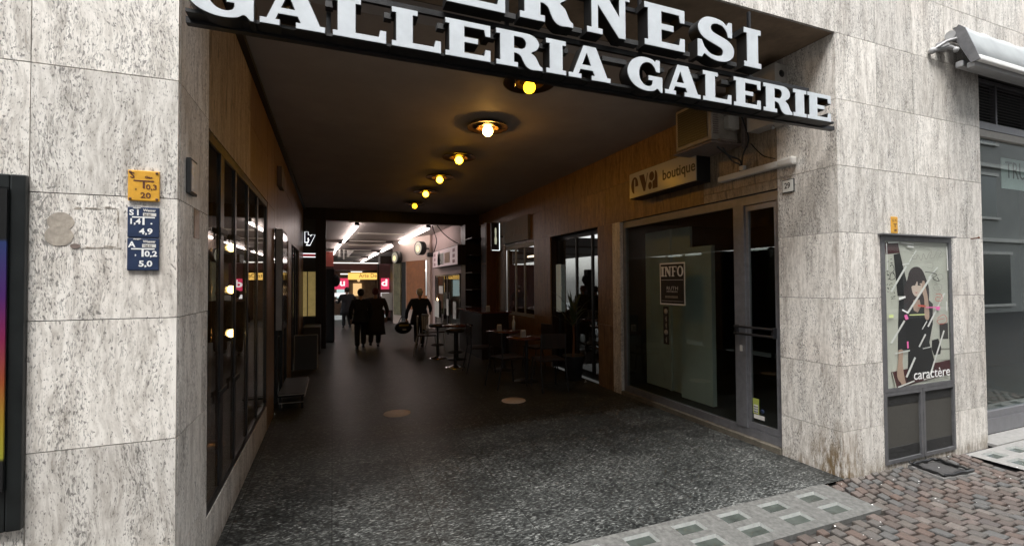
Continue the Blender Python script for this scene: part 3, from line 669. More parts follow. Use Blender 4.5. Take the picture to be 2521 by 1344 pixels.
# ================================================================== CEILING LAMPS
L0 = None
lamps = [(1.690, 3.87, 'bulb_dim', 'deep yellow globe lamp nearest the street, its canopy partly behind the letter sign'),
         (1.715, 5.17, 'bulb_hot', 'brightest white hot globe lamp, second from the street on passage ceiling'),
         (1.728, 6.55, 'bulb_mid', 'yellow globe ceiling lamp, third from the street'),
         (1.742, 7.92, 'bulb_mid', 'yellow globe ceiling lamp, fourth from the street'),
         (1.760, 9.30, 'bulb_mid', 'yellow globe ceiling lamp, fifth from the street'),
         (1.790, 10.83, 'bulb_dim', 'small yellow globe ceiling lamp farthest from the street')]
for x, y, bm_, lab in lamps:
    t = thing('ceiling_lamp', lab, 'ceiling lamp', (x, y, ZC), group='globe lamps along the passage ceiling')
    mb = MB(); mb.lathe((x, y, ZC), [(.001, -.032), (.09, -.034), (.17, -.036), (.235, -.046), (.243, -.052), (.243, -.046), (.236, -.038), (.17, -.026), (.06, -.02), (.055, 0)], 40); part('canopy', mb, 'bronze', t)
    mb = MB(); mb.lathe((x, y, ZC), [(.10, -.036), (.135, -.055), (.128, -.055), (.09, -.038)], 32); part('reflector_ring', mb, 'brass', t)
    mb = MB(); mb.lathe((x, y, ZC-.034), [(.022, 0), (.022, -.03), (.03, -.035)], 16); part('socket', mb, 'bronze', t)
    mb = MB(); mb.ball((x, y, ZC-.088), .056 if bm_ != 'bulb_hot' else .06, 20); part('bulb', mb, bm_, t)

# ================================================================== THINGS ON THE RIGHT WALL
# boutique light box
a = at(1550, 425, 0, 3.66); b = at(1715, 455, 0, 3.66); z1s = 3.015; z0s = 2.68
t = thing('shop_sign', 'cream light box lettered eva boutique above the vacant shop', 'sign', (3.75, (a.y+b.y)/2, z0s))
ya, yb = at(1550, 465, 0, 3.66).y, at(1715, 415, 0, 3.66).y
mb = MB(); mb.bbox((3.665, yb, z0s), (XR-.004, ya, z1s), .004); part('housing', mb, 'black', t)
mb = MB(); mb.box((3.657, yb+.006, z0s+.008), (3.664, ya-.006, z1s-.008)); part('face', mb, mat('acrylic', (.34, .335, .32), .22, spec=.5), t)
def wt(s, y, z, size, mt, par, x=3.656, sx=1., off=0., width=None, kind='r', name='lettering'):
    return part(name, text(s, size, frame_at(kind, (x, y, z)), sx=sx, off=off, width=width), mt, par)
# stencil style e v a
def poly_wall(pts, x, y, z, s):
    mb_ = MB(); mb_.prism(pts, lambda u, v, w_: Vector((x-w_*.001, y-u*s, z+v*s))); return mb_
Hh = .215
mb = MB(); mb.merge(poly_wall([(.02, .5)]+arc(.36, .5, .34, .5, 180, 0, 12)+[(.70, .42), (.42, .42), (.42, .86), (.30, .86), (.30, 0.)]+arc(.36, .5, .34, .5, -100, -180, 6), 3.656, ya-.04, 2.735, Hh))
mb.merge(poly_wall([(.80, 1), (1.25, 1), (1.42, .45), (1.55, 1), (1.62, 1), (1.35, 0), (1.20, 0)], 3.656, ya-.04, 2.735, Hh))
mb.merge(poly_wall(arc(1.95, .74, .22, .26, 0, 360, 12)[:-1], 3.656, ya-.04, 2.735, Hh)); mb.merge(poly_wall([(2.02, 0), (2.45, 0), (2.45, .6)]+arc(2.25, .6, .2, .4, 0, 90, 5)+[(2.20, .5), (2.02, .42)], 3.656, ya-.04, 2.735, Hh))
mb.merge(poly_wall(arc(1.80, .22, .17, .22, 0, 360, 12)[:-1], 3.656, ya-.04, 2.735, Hh))
part('lettering', mb, mat('sign_brown', (.05, .014, .008), .6), t)
wt('boutique', ya-.66, 2.80, .17, 'ink', t, width=(ya-yb)*.44, off=.0035)

# air conditioner
t = thing('air_conditioner', 'old boxy air conditioner unit hung on the right wall behind the sign', 'air conditioner', (3.65, 3.7, 2.98))
mb = MB(); mb.bbox((3.46, 3.48, 2.99), (3.80, 3.98, 3.42), .008); part('casing', mb, mat('ac_casing', (.26, .23, .19), .55, var=.3, scale=9.), t)
mb = MB(); mb.box((3.452, 3.53, 3.03), (3.459, 3.94, 3.39)); part('intake', mb, 'black', t)
mb = MB()
for k in range(14): z = 3.045+k*.025; mb.box((3.447, 3.53, z), (3.4515, 3.94, z+.007))
part('grille', mb, 'black_metal', t)
mb = MB()
for k in range(11): z = 3.05+k*.022; mb.box((3.48, 3.472, z), (3.545, 3.479, z+.010))
part('vent', mb, 'grime_dark', t)
mb = MB(); mb.bbox((3.62, 3.42, 3.10), (3.76, 3.479, 3.23), .006); part('junction_box', mb, 'dirty_white', t)
mb = MB(); mb.box((3.44, 3.46, 2.955), (3.84, 4.0, 2.975)); mb.box((3.5, 3.415, 2.968), (3.72, 3.439, 2.985)); mb.box((3.81, 3.40, 2.92), (3.85, 3.44, 3.42)); mb.box((3.81, 3.95, 2.80), (3.85, 3.99, 3.42)); part('bracket', mb, 'grime_dark', t)
mb = MB(); mb.box((3.60, 3.455, 3.27), (3.70, 3.479, 3.34)); part('socket', mb, 'grime_dark', t)
def cable(name, pts, r, mt, label, cat='cable', group=None):
    q = sm([tuple(p) for p in pts], 5) if len(pts[0]) == 2 else None
    P3 = []
    for i in range(len(pts)-1):
        a_ = Vector(pts[max(i-1, 0)]); b_ = Vector(pts[i]); c_ = Vector(pts[i+1]); d_ = Vector(pts[min(i+2, len(pts)-1)])
        for j in range(5):
            s_ = j/5; P3.append(.5*((2*b_)+(c_-a_)*s_+(2*a_-5*b_+4*c_-d_)*s_*s_+(3*b_-a_-3*c_+d_)*s_**3))
    P3.append(Vector(pts[-1])); mb_ = MB(); mb_.tube(P3, r, 6); return solo(name, mb_, mt, label, cat, group)
cable('cable', [(3.70, 3.40, 3.35), (3.75, 3.36, 3.15), (3.80, 3.35, 2.98), (3.80, 3.42, 2.85), (3.83, 3.46, 2.74)], .008, 'black', 'loose black cable looping in front of the air conditioner')
cable('cable', [(3.55, 3.5, 2.93), (3.66, 3.46, 2.84), (3.78, 3.44, 2.80), (3.835, 3.47, 2.73)], .009, 'black', 'thick black hose hanging below the air conditioner')
cable('cable', [(3.62, 3.5, 2.93), (3.72, 3.48, 2.80), (3.80, 3.46, 2.76), (3.84, 3.50, 2.70)], .007, 'charcoal', 'thin grey hose under the air conditioner nearest the wall')
cable('cable', [(3.84, 3.36, 2.95), (3.845, 3.30, 2.87), (3.845, 3.22, 2.79), (3.845, 3.10, 2.735)], .004, 'black', 'fine black wire running down the stone to the tube light')
mb = MB(); mb.bbox((3.80, 3.42, 2.70), (3.85, 3.47, 2.75), .01); solo('wall_plug', mb, 'off_white', 'small white plug where the air conditioner hoses meet the wall', 'plug')

# loudspeaker box
t = thing('wall_box', 'tall grey wall box with a round hole, near the passage corner', 'box', (3.78, 3.1, 3.02))
mb = MB(); mb.bbox((3.70, 2.97, 3.02), (XR-.004, 3.28, 3.56), .006); part('housing', mb, mat('box_grey', (.36, .34, .31), .55, var=.15, scale=8), t)
mb = MB(); mb.lathe((3.785, 2.9685, 3.47), [(.001, 0), (.032, 0), (.034, .002)], 20, ax=1); part('hole', mb, 'black', t)
mb = MB(); mb.ball((3.76, 3.05, 3.0), .018, 10); mb.tube([(3.76, 3.05, 3.02), (3.76, 3.05, 3.0)], .01, 8); part('lens', mb, 'grey_metal', t)

# tube light on the wall (switched off)
t = thing('wall_light', 'long white tube light switched off above the shop door', 'wall light', (3.82, 3.3, 2.67))
mb = MB(); mb.bbox((3.79, 3.04, 2.635), (XR-.002, 3.74, 2.695), .012); part('diffuser', mb, 'off_white', t)
mb = MB(); mb.bbox((3.782, 2.885, 2.628), (XR-.002, 3.035, 2.704), .02); part('end_cap', mb, 'off_white', t)

# house number
t = thing('house_number', 'small enamel plate with house number 29 beside the shop door', 'number plate', (XR, 2.975, 2.40))
mb = MB(); mb.bbox((XR-.012, 2.915, 2.395), (XR-.002, 3.035, 2.515), .004); part('rim', mb, 'charcoal', t)
mb = MB(); mb.bbox((XR-.015, 2.922, 2.402), (XR-.011, 3.028, 2.508), .003); part('plate', mb, mat('enamel', (.6, .61, .58), .35), t)
wt('29', 3.006, 2.433, .075, 'ink', t, x=XR-.0165, width=.055, off=.0008, name='digits')

# notices on boutique glass
xg = XR+.046
t = thing('info_notice', 'black notice headed INFO with white border on the boutique window', 'notice', (xg, 4.53, 1.31))
y0, y1, z0, z1 = at(1687, 700, 0, xg).y, at(1625, 700, 0, xg).y, 1.31, 1.83
mb = MB(); mb.box((xg-.002, y0, z0), (xg, y1, z1)); part('border', mb, 'white', t)
mb = MB(); mb.box((xg-.003, y0+.018, z0+.018), (xg-.0022, y1-.018, z1-.018)); part('sheet', mb, 'ink', t)
W_ = y1-y0-.05
def info_txt():
    out = MB(); x = 0
    I = GL['I']; N = GL['N']
    F = (1.0, [[(0, 0), (.55, 0), (.55, .1), (.42, .1), (.42, .45), (.75, .45), (.75, .56), (.42, .56), (.42, .9), (.88, .9), (.92, .72), (1, .72), (1, 1), (0, 1), (0, .9), (.12, .9), (.12, .1), (0, .1)]])
    O = (1.2, [arc(.6, .5, .6, .52, 0, 350, 20), arc(.6, .5, .30, .40, 0, 350, 20)])
    GL['_F'] = F; GL['_O'] = O
    tot = 0
    for ch, wd in (('I', .15), ('N', .30), ('_F', .22), ('_O', .27)):
        out.merge(glyph2(ch, tot*W_, (tot+wd)*W_, z1-.17, .125, xg-.004, y1-.025)); tot += wd+.02
    return out
def glyph2(ch, u0, u1, z0_, h, x, ybase):
    w0, cs = GL[ch]; cu = bpy.data.curves.new('g', 'CURVE'); cu.dimensions = '2D'; cu.fill_mode = 'BOTH'; cu.extrude = .0004
    for c in cs:
        sp = cu.splines.new('POLY'); sp.points.add(len(c)-1); sp.use_cyclic_u = True
        for p, (u, v) in zip(sp.points, c): p.co = (u/w0*(u1-u0)+u0, v*h, 0, 1)
    return curve_mb(cu, frame_at('r', (x, ybase, z0_)))
part('heading', info_txt(), 'white', t)
mb = MB(); mb.box((xg-.0045, y0+.03, z1-.215), (xg-.0035, y1-.03, z1-.209)); mb.box((xg-.0045, y0+.03, z0+.045), (xg-.0035, y1-.03, z0+.049)); parts('rule', mb, 'paper', t)
wt('RUTH', y1-.13, z0+.185, .062, 'paper', t, x=xg-.004, width=.20, name='caption'); wt('IMMOBILIEN', y1-.13, z0+.155, .026, 'paper', t, x=xg-.004, width=.19, name='caption'); mb = MB()
for k in range(11): mb.box((xg-.0045, y1-.10-k*.021-.014, z0+.085), (xg-.0035, y1-.10-k*.021, z0+.112))
part('caption', mb, 'grime', t)
t = thing('sticker_strip', 'narrow black strip of small round pictograms under the info notice', 'sticker', (xg, 4.65, .81))
ys = at(1640, 800, 0, xg).y
mb = MB(); mb.box((xg-.002, ys-.05, .815), (xg, ys+.05, 1.285)); part('strip', mb, 'ink', t)
for i, z in enumerate((1.225, 1.135, 1.05, .965, .875)):
    mb = MB(); mb.lathe((xg-.003, ys, z), [(.001, 0), (.034 if i in (0, 3) else .012, 0), (.034 if i in (0, 3) else .012, .0008)], 20, ax=0); 
    if i not in (0, 3): mb.box((xg-.0035, ys-.014, z-.035), (xg-.0025, ys+.002, z+.03))
    parts('pictogram', mb, 'grime', t)
p = at(1838, 978, 0, xg); q = at(1865, 1028, 0, xg)
t = thing('door_sticker', 'green and white opening stickers low on the shop door glass', 'sticker', (xg, p.y, q.z))
yb_, yt_ = 3.34, 3.44
mb = MB(); mb.box((xg-.002, yb_+.03, .29), (xg, yt_, .44)); part('sheet', mb, mat('lime', (.35, .40, .08), .5), t)
mb = MB(); mb.box((xg-.002, yb_-.03, .245), (xg, yt_-.01, .285)); mb.box((xg-.003, yb_+.04, .30), (xg-.0022, yt_-.01, .38)); part('label', mb, 'paper', t)
mb = MB()
for i in range(3):
    for j in range(3): mb.box((xg-.0042, yb_+.045+i*.016, .305+j*.024), (xg-.0034, yb_+.055+i*.016, .318+j*.024))
mb.lathe((xg-.003, yb_-.008, .33), [(.001, 0), (.022, 0), (.022, .001)], 14, ax=0); part('mark', mb, 'blue_plate', t)

# ================================================================== LEFT PILLAR THINGS
def plate(x0, x1, z0, z1, mt, lab, group='utility marker plates on the stone', name='marker_plate'):
    t = thing(name, lab, 'sign plate', ((x0+x1)/2, YF, z0), group=group)
    mb = MB(); mb.bbox((x0, YF-.012, z0), (x1, YF-.0015, z1), .006); part('plate', mb, mt, t); return t
YP = YF-.0127
def pt(t, s, x, z, size, mt, width=None, off=.0006, sx=1., name='lettering'): return part(name, text(s, size, frame_at('f', (x, YP, z)), ext=.0004, width=width, off=off, sx=sx), mt, t)
def tee(t, x0, x1, z, xm, z2, mt):
    mb = MB(); mb.box((x0, YP-.0005, z-.0028), (x1, YP+.0003, z+.0028)); mb.box((xm-.004, YP-.0005, z2), (xm+.004, YP+.0003, z-.0028)); part('tee_mark', mb, mt, t)
xa, xb = -.851, -.733
t = plate(xa, xb, 1.976, 2.115, 'yellow_plate', 'square yellow gas marker plate reading S 0,3 20 on left pillar')
pt(t, 'S', xa+.010, 2.078, .036, 'brown_ink', off=.0009); pt(t, 'Gas', xa+.064, 2.080, .014, 'brown_ink', width=.028); tee(t, xa+.022, xa+.098, 2.067, xa+.060, 2.034, 'brown_ink')
pt(t, '0,3', xa+.068, 2.030, .032, 'brown_ink', width=.040); pt(t, '20', xa+.048, 1.991, .034, 'brown_ink', width=.038); pt(t, ',', xa+.028, 2.028, .03, 'rust')
mb = MB()
for x in (xa+.010, xb-.010):
    for z in (1.986, 2.105): mb.lathe((x, YP, z), [(.001, -.002), (.005, -.002), (.006, .001)], 10, ax=1)
part('screw', mb, 'rust', t)
t = plate(xa, xb, 1.812, 1.949, 'blue_plate', 'upper blue water marker plate reading SI 1,4 4,9')
pt(t, 'S I', xa+.008, 1.912, .034, 'white', width=.034, off=.001); pt(t, 'Wasser', xa+.058, 1.930, .015, 'paper', width=.048); tee(t, xa+.018, xa+.102, 1.903, xa+.060, 1.869, 'white')
mb = MB(); mb.box((xa+.058, YP-.0004, 1.909), (xa+.107, YP+.0003, 1.923)); part('tag', mb, 'paper', t); part('lettering', text('80 80', .012, frame_at('f', (xa+.062, YP-.001, 1.911)), ext=.0003), 'ink', t)
pt(t, '1,4', xa+.012, 1.873, .034, 'white', width=.038, off=.001); pt(t, '.', xa+.084, 1.873, .05, 'white'); pt(t, '4,9', xa+.044, 1.828, .036, 'white', width=.050, off=.001)
pt(t, 'Acqua', xa+.02, 1.942, .008, 'paper', width=.03)
t = plate(xa, xb, 1.664, 1.810, 'blue_plate', 'lower blue water marker plate reading A 0,2 5,0')
pt(t, 'A', xa+.006, 1.769, .036, 'white', off=.001); pt(t, 'Wasser', xa+.058, 1.790, .015, 'paper', width=.048); tee(t, xa+.016, xa+.102, 1.761, xa+.058, 1.726, 'white')
mb = MB(); mb.box((xa+.056, YP-.0004, 1.768), (xa+.107, YP+.0003, 1.783)); part('tag', mb, 'paper', t); part('lettering', text('108 82', .012, frame_at('f', (xa+.060, YP-.001, 1.771)), ext=.0003), 'ink', t)
pt(t, '0,2', xa+.065, 1.728, .034, 'white', width=.047, off=.001); pt(t, ',', xa+.028, 1.732, .034, 'white'); pt(t, '5,0', xa+.044, 1.683, .036, 'white', width=.050, off=.001)
pt(t, 'Acqua', xa+.022, 1.803, .008, 'paper', width=.03)

# small yellow marker on the right pier
t = plate(4.524, 4.608, 2.005, 2.150, 'yellow_plate', 'small faded yellow marker plate above the poster case')
tee(t, 4.545, 4.59, 2.085, 4.567, 2.055, 'brown_ink'); pt(t, 'S', 4.533, 2.105, .028, 'brown_ink'); pt(t, '89', 4.556, 2.02, .030, 'brown_ink', width=.03); pt(t, 'Gas', 4.565, 2.115, .012, 'brown_ink', width=.022)

# glue marks
for i, (px, py, r_, lab, mt_) in enumerate(((150, 547, .046, 'upper round brownish glue mark on the left pillar', 'grime'), (146, 581, .048, 'lower round brownish glue mark on the left pillar', 'grime'), (186, 606, .018, 'small dark oval stain beside the round glue marks', 'grime_dark'))):
    p = at(px, py, 1, YF); mb = MB(); n_ = 22
    pts = [(p.x+r_*(1+rnd.uniform(-.05, .05))*math.cos(k*2*math.pi/n_), p.z+r_*(.9 if i < 2 else .6)*(1+rnd.uniform(-.05, .05))*math.sin(k*2*math.pi/n_)) for k in range(n_)]
    yy = YF-.0014-.0008*i; mb.prism(pts, lambda u, v, w_: Vector((u, yy-w_*.0005, v))); solo('glue_mark', mb, mt_, lab, 'stain', group='marks left by removed plates')
mb = MB()
for k in range(26):
    t_ = rnd.random(); p = at(180+112*t_, 512+rnd.uniform(-3, 3), 1, YF) if k % 2 else at(180+112*t_, 609+rnd.uniform(-3, 3), 1, YF)
    L = rnd.uniform(.008, .03); h = rnd.uniform(.0015, .004); mb.box((p.x-L/2, YF-.0018, p.z-h/2), (p.x+L/2, YF-.0013, p.z+h/2))
for k in range(8):
    p = at(291+rnd.uniform(-2, 2), 515+90*rnd.random(), 1, YF); mb.box((p.x-.0015, YF-.0018, p.z-.012), (p.x+.0015, YF-.0013, p.z+.01))
solo('glue_outline', mb, 'grime', 'broken rectangular outline of an old plate right of the round marks', 'stain')

# intercom on the left reveal
t = thing('door_intercom', 'slim grey intercom plate on the left passage reveal', 'intercom', (XL, 2.71, 2.05))
mb = MB(); mb.bbox((XL+.002, 2.655, 2.045), (XL+.022, 2.775, 2.22), .004); part('frame', mb, 'charcoal', t)
mb = MB(); mb.box((XL+.0225, 2.668, 2.058), (XL+.024, 2.762, 2.207)); part('panel', mb, mat('intercom_panel', (.55, .56, .57), .35, .4), t)
mb = MB()
for k in range(5): mb.box((XL+.0245, 2.69, 2.072+k*.026), (XL+.026, 2.74, 2.086+k*.026))
part('button', mb, 'paper', t)
mb = MB(); mb.box((XL+.0015, 2.80, 1.84), (XL+.004, 2.90, 1.99)); solo('cover_plate', mb, 'warm_dimmed_travertine', 'flush stone coloured cover plate below the intercom', 'cover plate')

# black display case at the far left
t = thing('display_case', 'black framed wall display case with rainbow poster at left edge', 'display case', (-1.6, 2.45, .68))
x1 = -1.188; x0 = -2.1; z0, z1 = .60, 2.06; yo = 2.514
mb = MB(); mb.bbox((x0, yo, z0), (x0+.07, YF-.003, z1), .006); mb.bbox((x1-.05, yo, z0), (x1, YF-.003, z1), .006); mb.bbox((x0+.071, yo, z1-.06), (x1-.051, YF-.003, z1), .006); mb.bbox((x0+.071, yo, z0), (x1-.051, YF-.003, z0+.17), .006)
mb.box((x0+.051, 2.51, z0+.17), (x1-.051, YF-.004, z1-.06)); part('frame', mb, mat('case_black', (.010, .012, .012), .35, var=.3, scale=12), t)
mb = MB(); mb.box((x1-.2, yo-.004, z0+.05), (x1-.10, yo-.001, z0+.12)); part('vent', mb, 'charcoal', t)
def rainbow():
    mt = bpy.data.materials.new('rainbow_poster'); mt.use_nodes = True; n = mt.node_tree.nodes; l = mt.node_tree.links; b_ = n['Principled BSDF']
    tc = n.new('ShaderNodeTexCoord'); s_ = n.new('ShaderNodeSeparateXYZ'); l.new(tc.outputs['Generated'], s_.inputs[0])
    r = ramp(n, [(.0, (.012, .012, .012)), (.10, (.012, .012, .012)), (.11, (.28, .27, .03)), (.22, (.30, .20, .02)), (.36, (.26, .06, .02)), (.5, (.18, .015, .06)), (.64, (.06, .015, .11)), (.82, (.02, .035, .12)), (.83, (.01, .01, .01)), (1, (.01, .01, .01))])
    l.new(s_.outputs[2], r.inputs[0]); l.new(r.outputs[0], b_.inputs['Base Color']); b_.inputs['Roughness'].default_value = .3; M['rainbow'] = mt
rainbow()
mb = MB(); mb.box((x0+.051, 2.50, z0+.17), (x1-.051, 2.508, z1-.062)); part('poster', mb, 'rainbow', t)

# ================================================================== POSTER CASE ON THE RIGHT PIER
t = thing('poster_case', 'grey metal poster case with taped fashion poster on the right pier', 'poster case', (4.88, YF, .03))
x0, x1, zb, zm, zt = 4.378, 5.395, .03, .64, 1.985
mb = MB(); y0, y1 = YF-.012, YF+.03
mb.box((x0, y0, zm), (x0+.045, y1, zt-.045)); mb.box((x1-.045, y0, zm), (x1, y1, zt-.045)); mb.box((x0, y0, zt-.045), (x1, y1, zt)); mb.box((x0+.045, y0, zm), (x1-.045, y1, zm+.03))
mb.box((x0-.03, YF-.045, zt), (x1+.012, y1, zt+.012)); part('frame', mb, 'frame_grey', t)
mb = MB(); mb.box((x0+.045, YF+.002, zm+.03), (x1-.045, YF+.01, zt-.045)); PO = part('poster', mb, mat('poster_bg', (.58, .58, .52), .5, var=.08, scale=5.), t)
# lower doors
mb = MB(); xm = 4.905
for a, b in ((x0, xm-.004), (xm+.004, x1)):
    mb.box((a, y0, zb), (a+.03, y1-.005, zm-.003)); mb.box((b-.03, y0, zb), (b, y1-.005, zm-.003)); mb.box((a+.03, y0, zb), (b-.03, y1-.005, zb+.03)); mb.box((a+.03, y0, zm-.035), (b-.03, y1-.005, zm-.003))
part('cabinet_frame', mb, 'frame_grey', t)
mb = MB()
for a, b in ((x0, xm-.004), (xm+.004, x1)): mb.box((a+.03, YF+.006, zb+.03), (b-.03, YF+.012, zm-.035))
part('cabinet_door', mb, 'mesh_panel', t)
mb = MB()
for a, b in ((x0, xm-.004), (xm+.004, x1)):
    for zz0, zz1 in ((zb+.035, zb+.13), (zm-.12, zm-.04)):
        k = zz0
        while k < zz1: mb.box((a+.032, YF+.002, k), (b-.032, YF+.006, k+.004)); k += .010
parts('mesh_strip', mb, 'charcoal', t)
# picture on the poster, all flat layers
PX0, PX1, PZ0, PZ1 = 4.435, 5.338, .675, 1.932
layer = [0]
def pic(pts, c, name='print'):
    """pts in picture fractions, x right, y up"""
    layer[0] += 1; yy = YF+.0015-.00025*layer[0]
    mb_ = MB(); mb_.prism(pts, lambda u, v, w_: Vector((PX0+(PX1-PX0)*u, yy-.0002*w_, PZ0+(PZ1-PZ0)*v)))
    return c, mb_
pics = []
def P_(pts, c): pics.append(pic(pts, c))
def Z(pts): return [((x-28)/555., 1-(y-55)/1240.) for x, y in pts]   # zoomed picture grid
mat('pk', (.012, .011, .012), .5); mat('phair', (.022, .008, .009), .5); mat('pskin', (.52, .36, .28), .5); mat('pskin2', (.70, .56, .48), .5); mat('pgrey', (.28, .27, .24), .5); mat('pdark', (.06, .055, .055), .5); mat('pmag', (.75, .16, .40), .5)
mat('pred', (.5, .10, .07), .5); mat('pyel', (.62, .70, .30), .5); mat('pwine', (.07, .012, .015), .5); mat('plight', (.60, .60, .53), .5); mat('pblack2', (.018, .017, .019), .5); mat('ptape', (.82, .82, .80), .5)
P_(Z([(30, 60), (145, 60), (160, 150), (40, 165)]), 'pwine'); P_(Z([(30, 165), (100, 165), (130, 520), (135, 1200), (45, 1200)]), 'plight')
P_(Z([(105, 165), (160, 150), (235, 500), (235, 530), (130, 520)]), 'pk')
for i in range(46):
    x = rnd.uniform(45, 105); y = rnd.uniform(175, 500); a = rnd.uniform(0, 3.1); L = rnd.uniform(7, 14)
    dx, dy = math.cos(a)*L, math.sin(a)*L; pics.append(pic(Z([(x-dx, y-dy), (x+dy*.3, y-dx*.3), (x+dx, y+dy), (x-dy*.3, y+dx*.3)]), 'pk')) if i % 2 else None
    layer[0] -= 1 if i % 2 else 0
layer[0] += 1
P_(Z([(500, 780), (580, 780), (580, 925), (500, 920)]), 'pdark'); P_(Z([(400, 930), (590, 930), (590, 1110), (430, 1110)]), 'plight'); P_(Z([(430, 1000), (590, 1010), (590, 1025), (430, 1015)]), 'pgrey')
P_(Z([(425, 925), (485, 915), (510, 1000), (500, 1055), (440, 1060), (420, 1000)]), 'pk')
P_(Z([(58, 1165), (600, 1115), (600, 1240), (95, 1310)]), 'pwine'); P_(Z([(60, 1165), (170, 1165), (165, 1300), (95, 1310)]), 'pwine')
# figure
P_(Z([(210, 980), (415, 985), (440, 1100), (430, 1240), (190, 1260), (205, 1120)]), 'pk')
P_(Z([(140, 560), (200, 540), (300, 620), (400, 560), (440, 600), (435, 780), (400, 940), (410, 990), (120, 990), (125, 820)]), 'pblack2')
P_(Z([(205, 690), (345, 685), (370, 760), (355, 985), (195, 985), (190, 800)]), 'pk')
P_(Z(sm([(230, 560), (190, 640), (215, 660), (250, 620), (300, 610), (370, 625), (400, 600), (408, 470), (385, 380), (345, 290), (290, 268), (240, 300), (215, 380), (185, 470), (180, 600)])), 'phair')
P_(Z([(265, 560), (320, 560), (330, 620), (300, 672), (265, 650), (258, 610)]), 'pskin')
P_(Z(sm([(252, 400), (250, 450), (262, 505), (290, 530), (325, 510), (345, 460), (345, 405), (300, 390), (252, 400)])), 'pskin2')
P_(Z(sm([(225, 330), (280, 285), (350, 330), (365, 420), (335, 412), (310, 430), (300, 395), (285, 425), (262, 432), (240, 440), (225, 330)])), 'phair')
P_(Z([(258, 425), (284, 422), (284, 432), (258, 434)]), 'phair'); P_(Z([(304, 424), (332, 426), (332, 436), (304, 433)]), 'phair'); P_(Z([(275, 492), (305, 492), (290, 502)]), 'pred')
P_(Z(sm([(345, 395), (365, 395), (375, 450), (395, 560), (402, 720), (372, 738), (358, 690), (360, 560), (342, 480), (345, 395)])), 'pskin')
P_(Z(sm([(120, 985), (160, 985), (155, 1090), (165, 1200), (178, 1290), (120, 1245), (105, 1180), (118, 1080), (120, 985)])), 'pskin')
for k in range(4): P_(Z([(125+k*12, 1230), (133+k*12, 1230), (150+k*9, 1285), (143+k*9, 1285)]), 'pskin')
P_(Z([(62, 1170), (66, 1165), (100, 1305), (88, 1305)]), 'plight')
def tape(x0_, y0_, x1_, y1_, w_, c='ptape'):
    d = Vector((x1_-x0_, y1_-y0_)).normalized(); nn = Vector((-d.y, d.x))*w_/2
    P_(Z([(x0_+nn.x, y0_+nn.y), (x1_+nn.x, y1_+nn.y), (x1_-nn.x, y1_-nn.y), (x0_-nn.x, y0_-nn.y)]), c)
tape(298, 120, 232, 228, 10); tape(205, 262, 70, 485, 16); tape(490, 270, 400, 370, 11); tape(425, 355, 205, 672, 18); tape(178, 735, 60, 920, 16)
tape(548, 505, 385, 800, 15); tape(360, 865, 300, 972, 14); tape(262, 1060, 182, 1222, 17); tape(532, 845, 395, 1225, 14); tape(375, 750, 330, 820, 9)
tape(170, 252, 230, 240, 13); tape(90, 1010, 215, 995, 10); tape(330, 990, 400, 982, 7); tape(105, 1298, 250, 1262, 12); tape(330, 1262, 420, 1250, 10); tape(50, 65, 140, 58, 14); tape(160, 60, 270, 72, 8)
tape(215, 90, 270, 95, 14); tape(36, 70, 40, 300, 5); tape(560, 580, 560, 670, 8); tape(575, 80, 580, 300, 6); tape(130, 545, 185, 530, 16); tape(155, 640, 205, 670, 12)
tape(365, 630, 495, 630, 9, 'pmag'); tape(455, 640, 492, 645, 24, 'pmag'); tape(180, 685, 195, 725, 26, 'pmag'); tape(194, 915, 196, 975, 14, 'pmag'); tape(215, 688, 350, 690, 9, 'pyel'); tape(42, 690, 78, 690, 26, 'pyel'); tape(290, 608, 360, 618, 16, 'pred')
def scrib(pts, w_, c):
    q = sm(pts, 3)
    for a_, b_ in zip(q, q[1:]):
        tape(a_[0], a_[1], b_[0], b_[1], w_, c); layer[0] -= 1
    layer[0] += 1
mat('pscr', (.30, .29, .26), .5)
scrib([(235, 150), (270, 165), (245, 195), (285, 200), (300, 160), (330, 215), (350, 150), (375, 205), (400, 150), (430, 130), (410, 190), (450, 180), (480, 120), (520, 130), (490, 180), (535, 170)], 4, 'pscr')
scrib([(360, 240), (430, 235), (430, 280), (380, 270)], 4, 'pscr'); scrib([(470, 350), (510, 330), (530, 370), (490, 385), (470, 350)], 4, 'pscr'); scrib([(440, 430), (500, 425), (510, 470), (450, 480), (435, 445)], 4, 'pscr')
scrib([(360, 315), (420, 320), (470, 340), (430, 370), (490, 400), (470, 360)], 6, 'pk')
scrib([(455, 510), (500, 515), (515, 545), (500, 575), (455, 570), (460, 540), (505, 545)], 4, 'pred'); scrib([(465, 730), (520, 700), (550, 730), (545, 770), (490, 785), (460, 750), (530, 735)], 4, 'pred')
scrib([(55, 270), (75, 250), (90, 300), (60, 330), (55, 380), (95, 370), (90, 330)], 5, 'pk'); scrib([(55, 530), (95, 520), (60, 545), (95, 540)], 3, 'pk')
bycol = {}
for c, m_ in pics: bycol.setdefault(c, MB()).merge(m_)
for c, m_ in bycol.items(): part('print', m_, c, PO)
layer[0] += 1
part('lettering', text('caractère', .125, frame_at('f', (PX0+(PX1-PX0)*.375, YF+.0015-.00025*layer[0]-.001, PZ0+.045)), ext=.0003, width=.54, off=.0004), 'ptape', PO)
mb = MB(); mb.box((x0+.046, YF-.0105, zm+.031), (x1-.046, YF-.0095, zt-.046)); part('pane', mb, (glass('poster_glass', (.97, .98, .97), 1.25) or 'poster_glass'), t)

# hook, nail
mb = MB(); p = at(2390, 588, 1, YF); mb.tube([(p.x, YF+.001, p.z), (p.x, YF-.06, p.z+.004)], .006, 6); mb.ball((p.x, YF-.06, p.z+.006), .010, 8)
solo('wall_hook', mb, 'rust', 'small rusty hook sticking out beside the poster case top', 'hook')
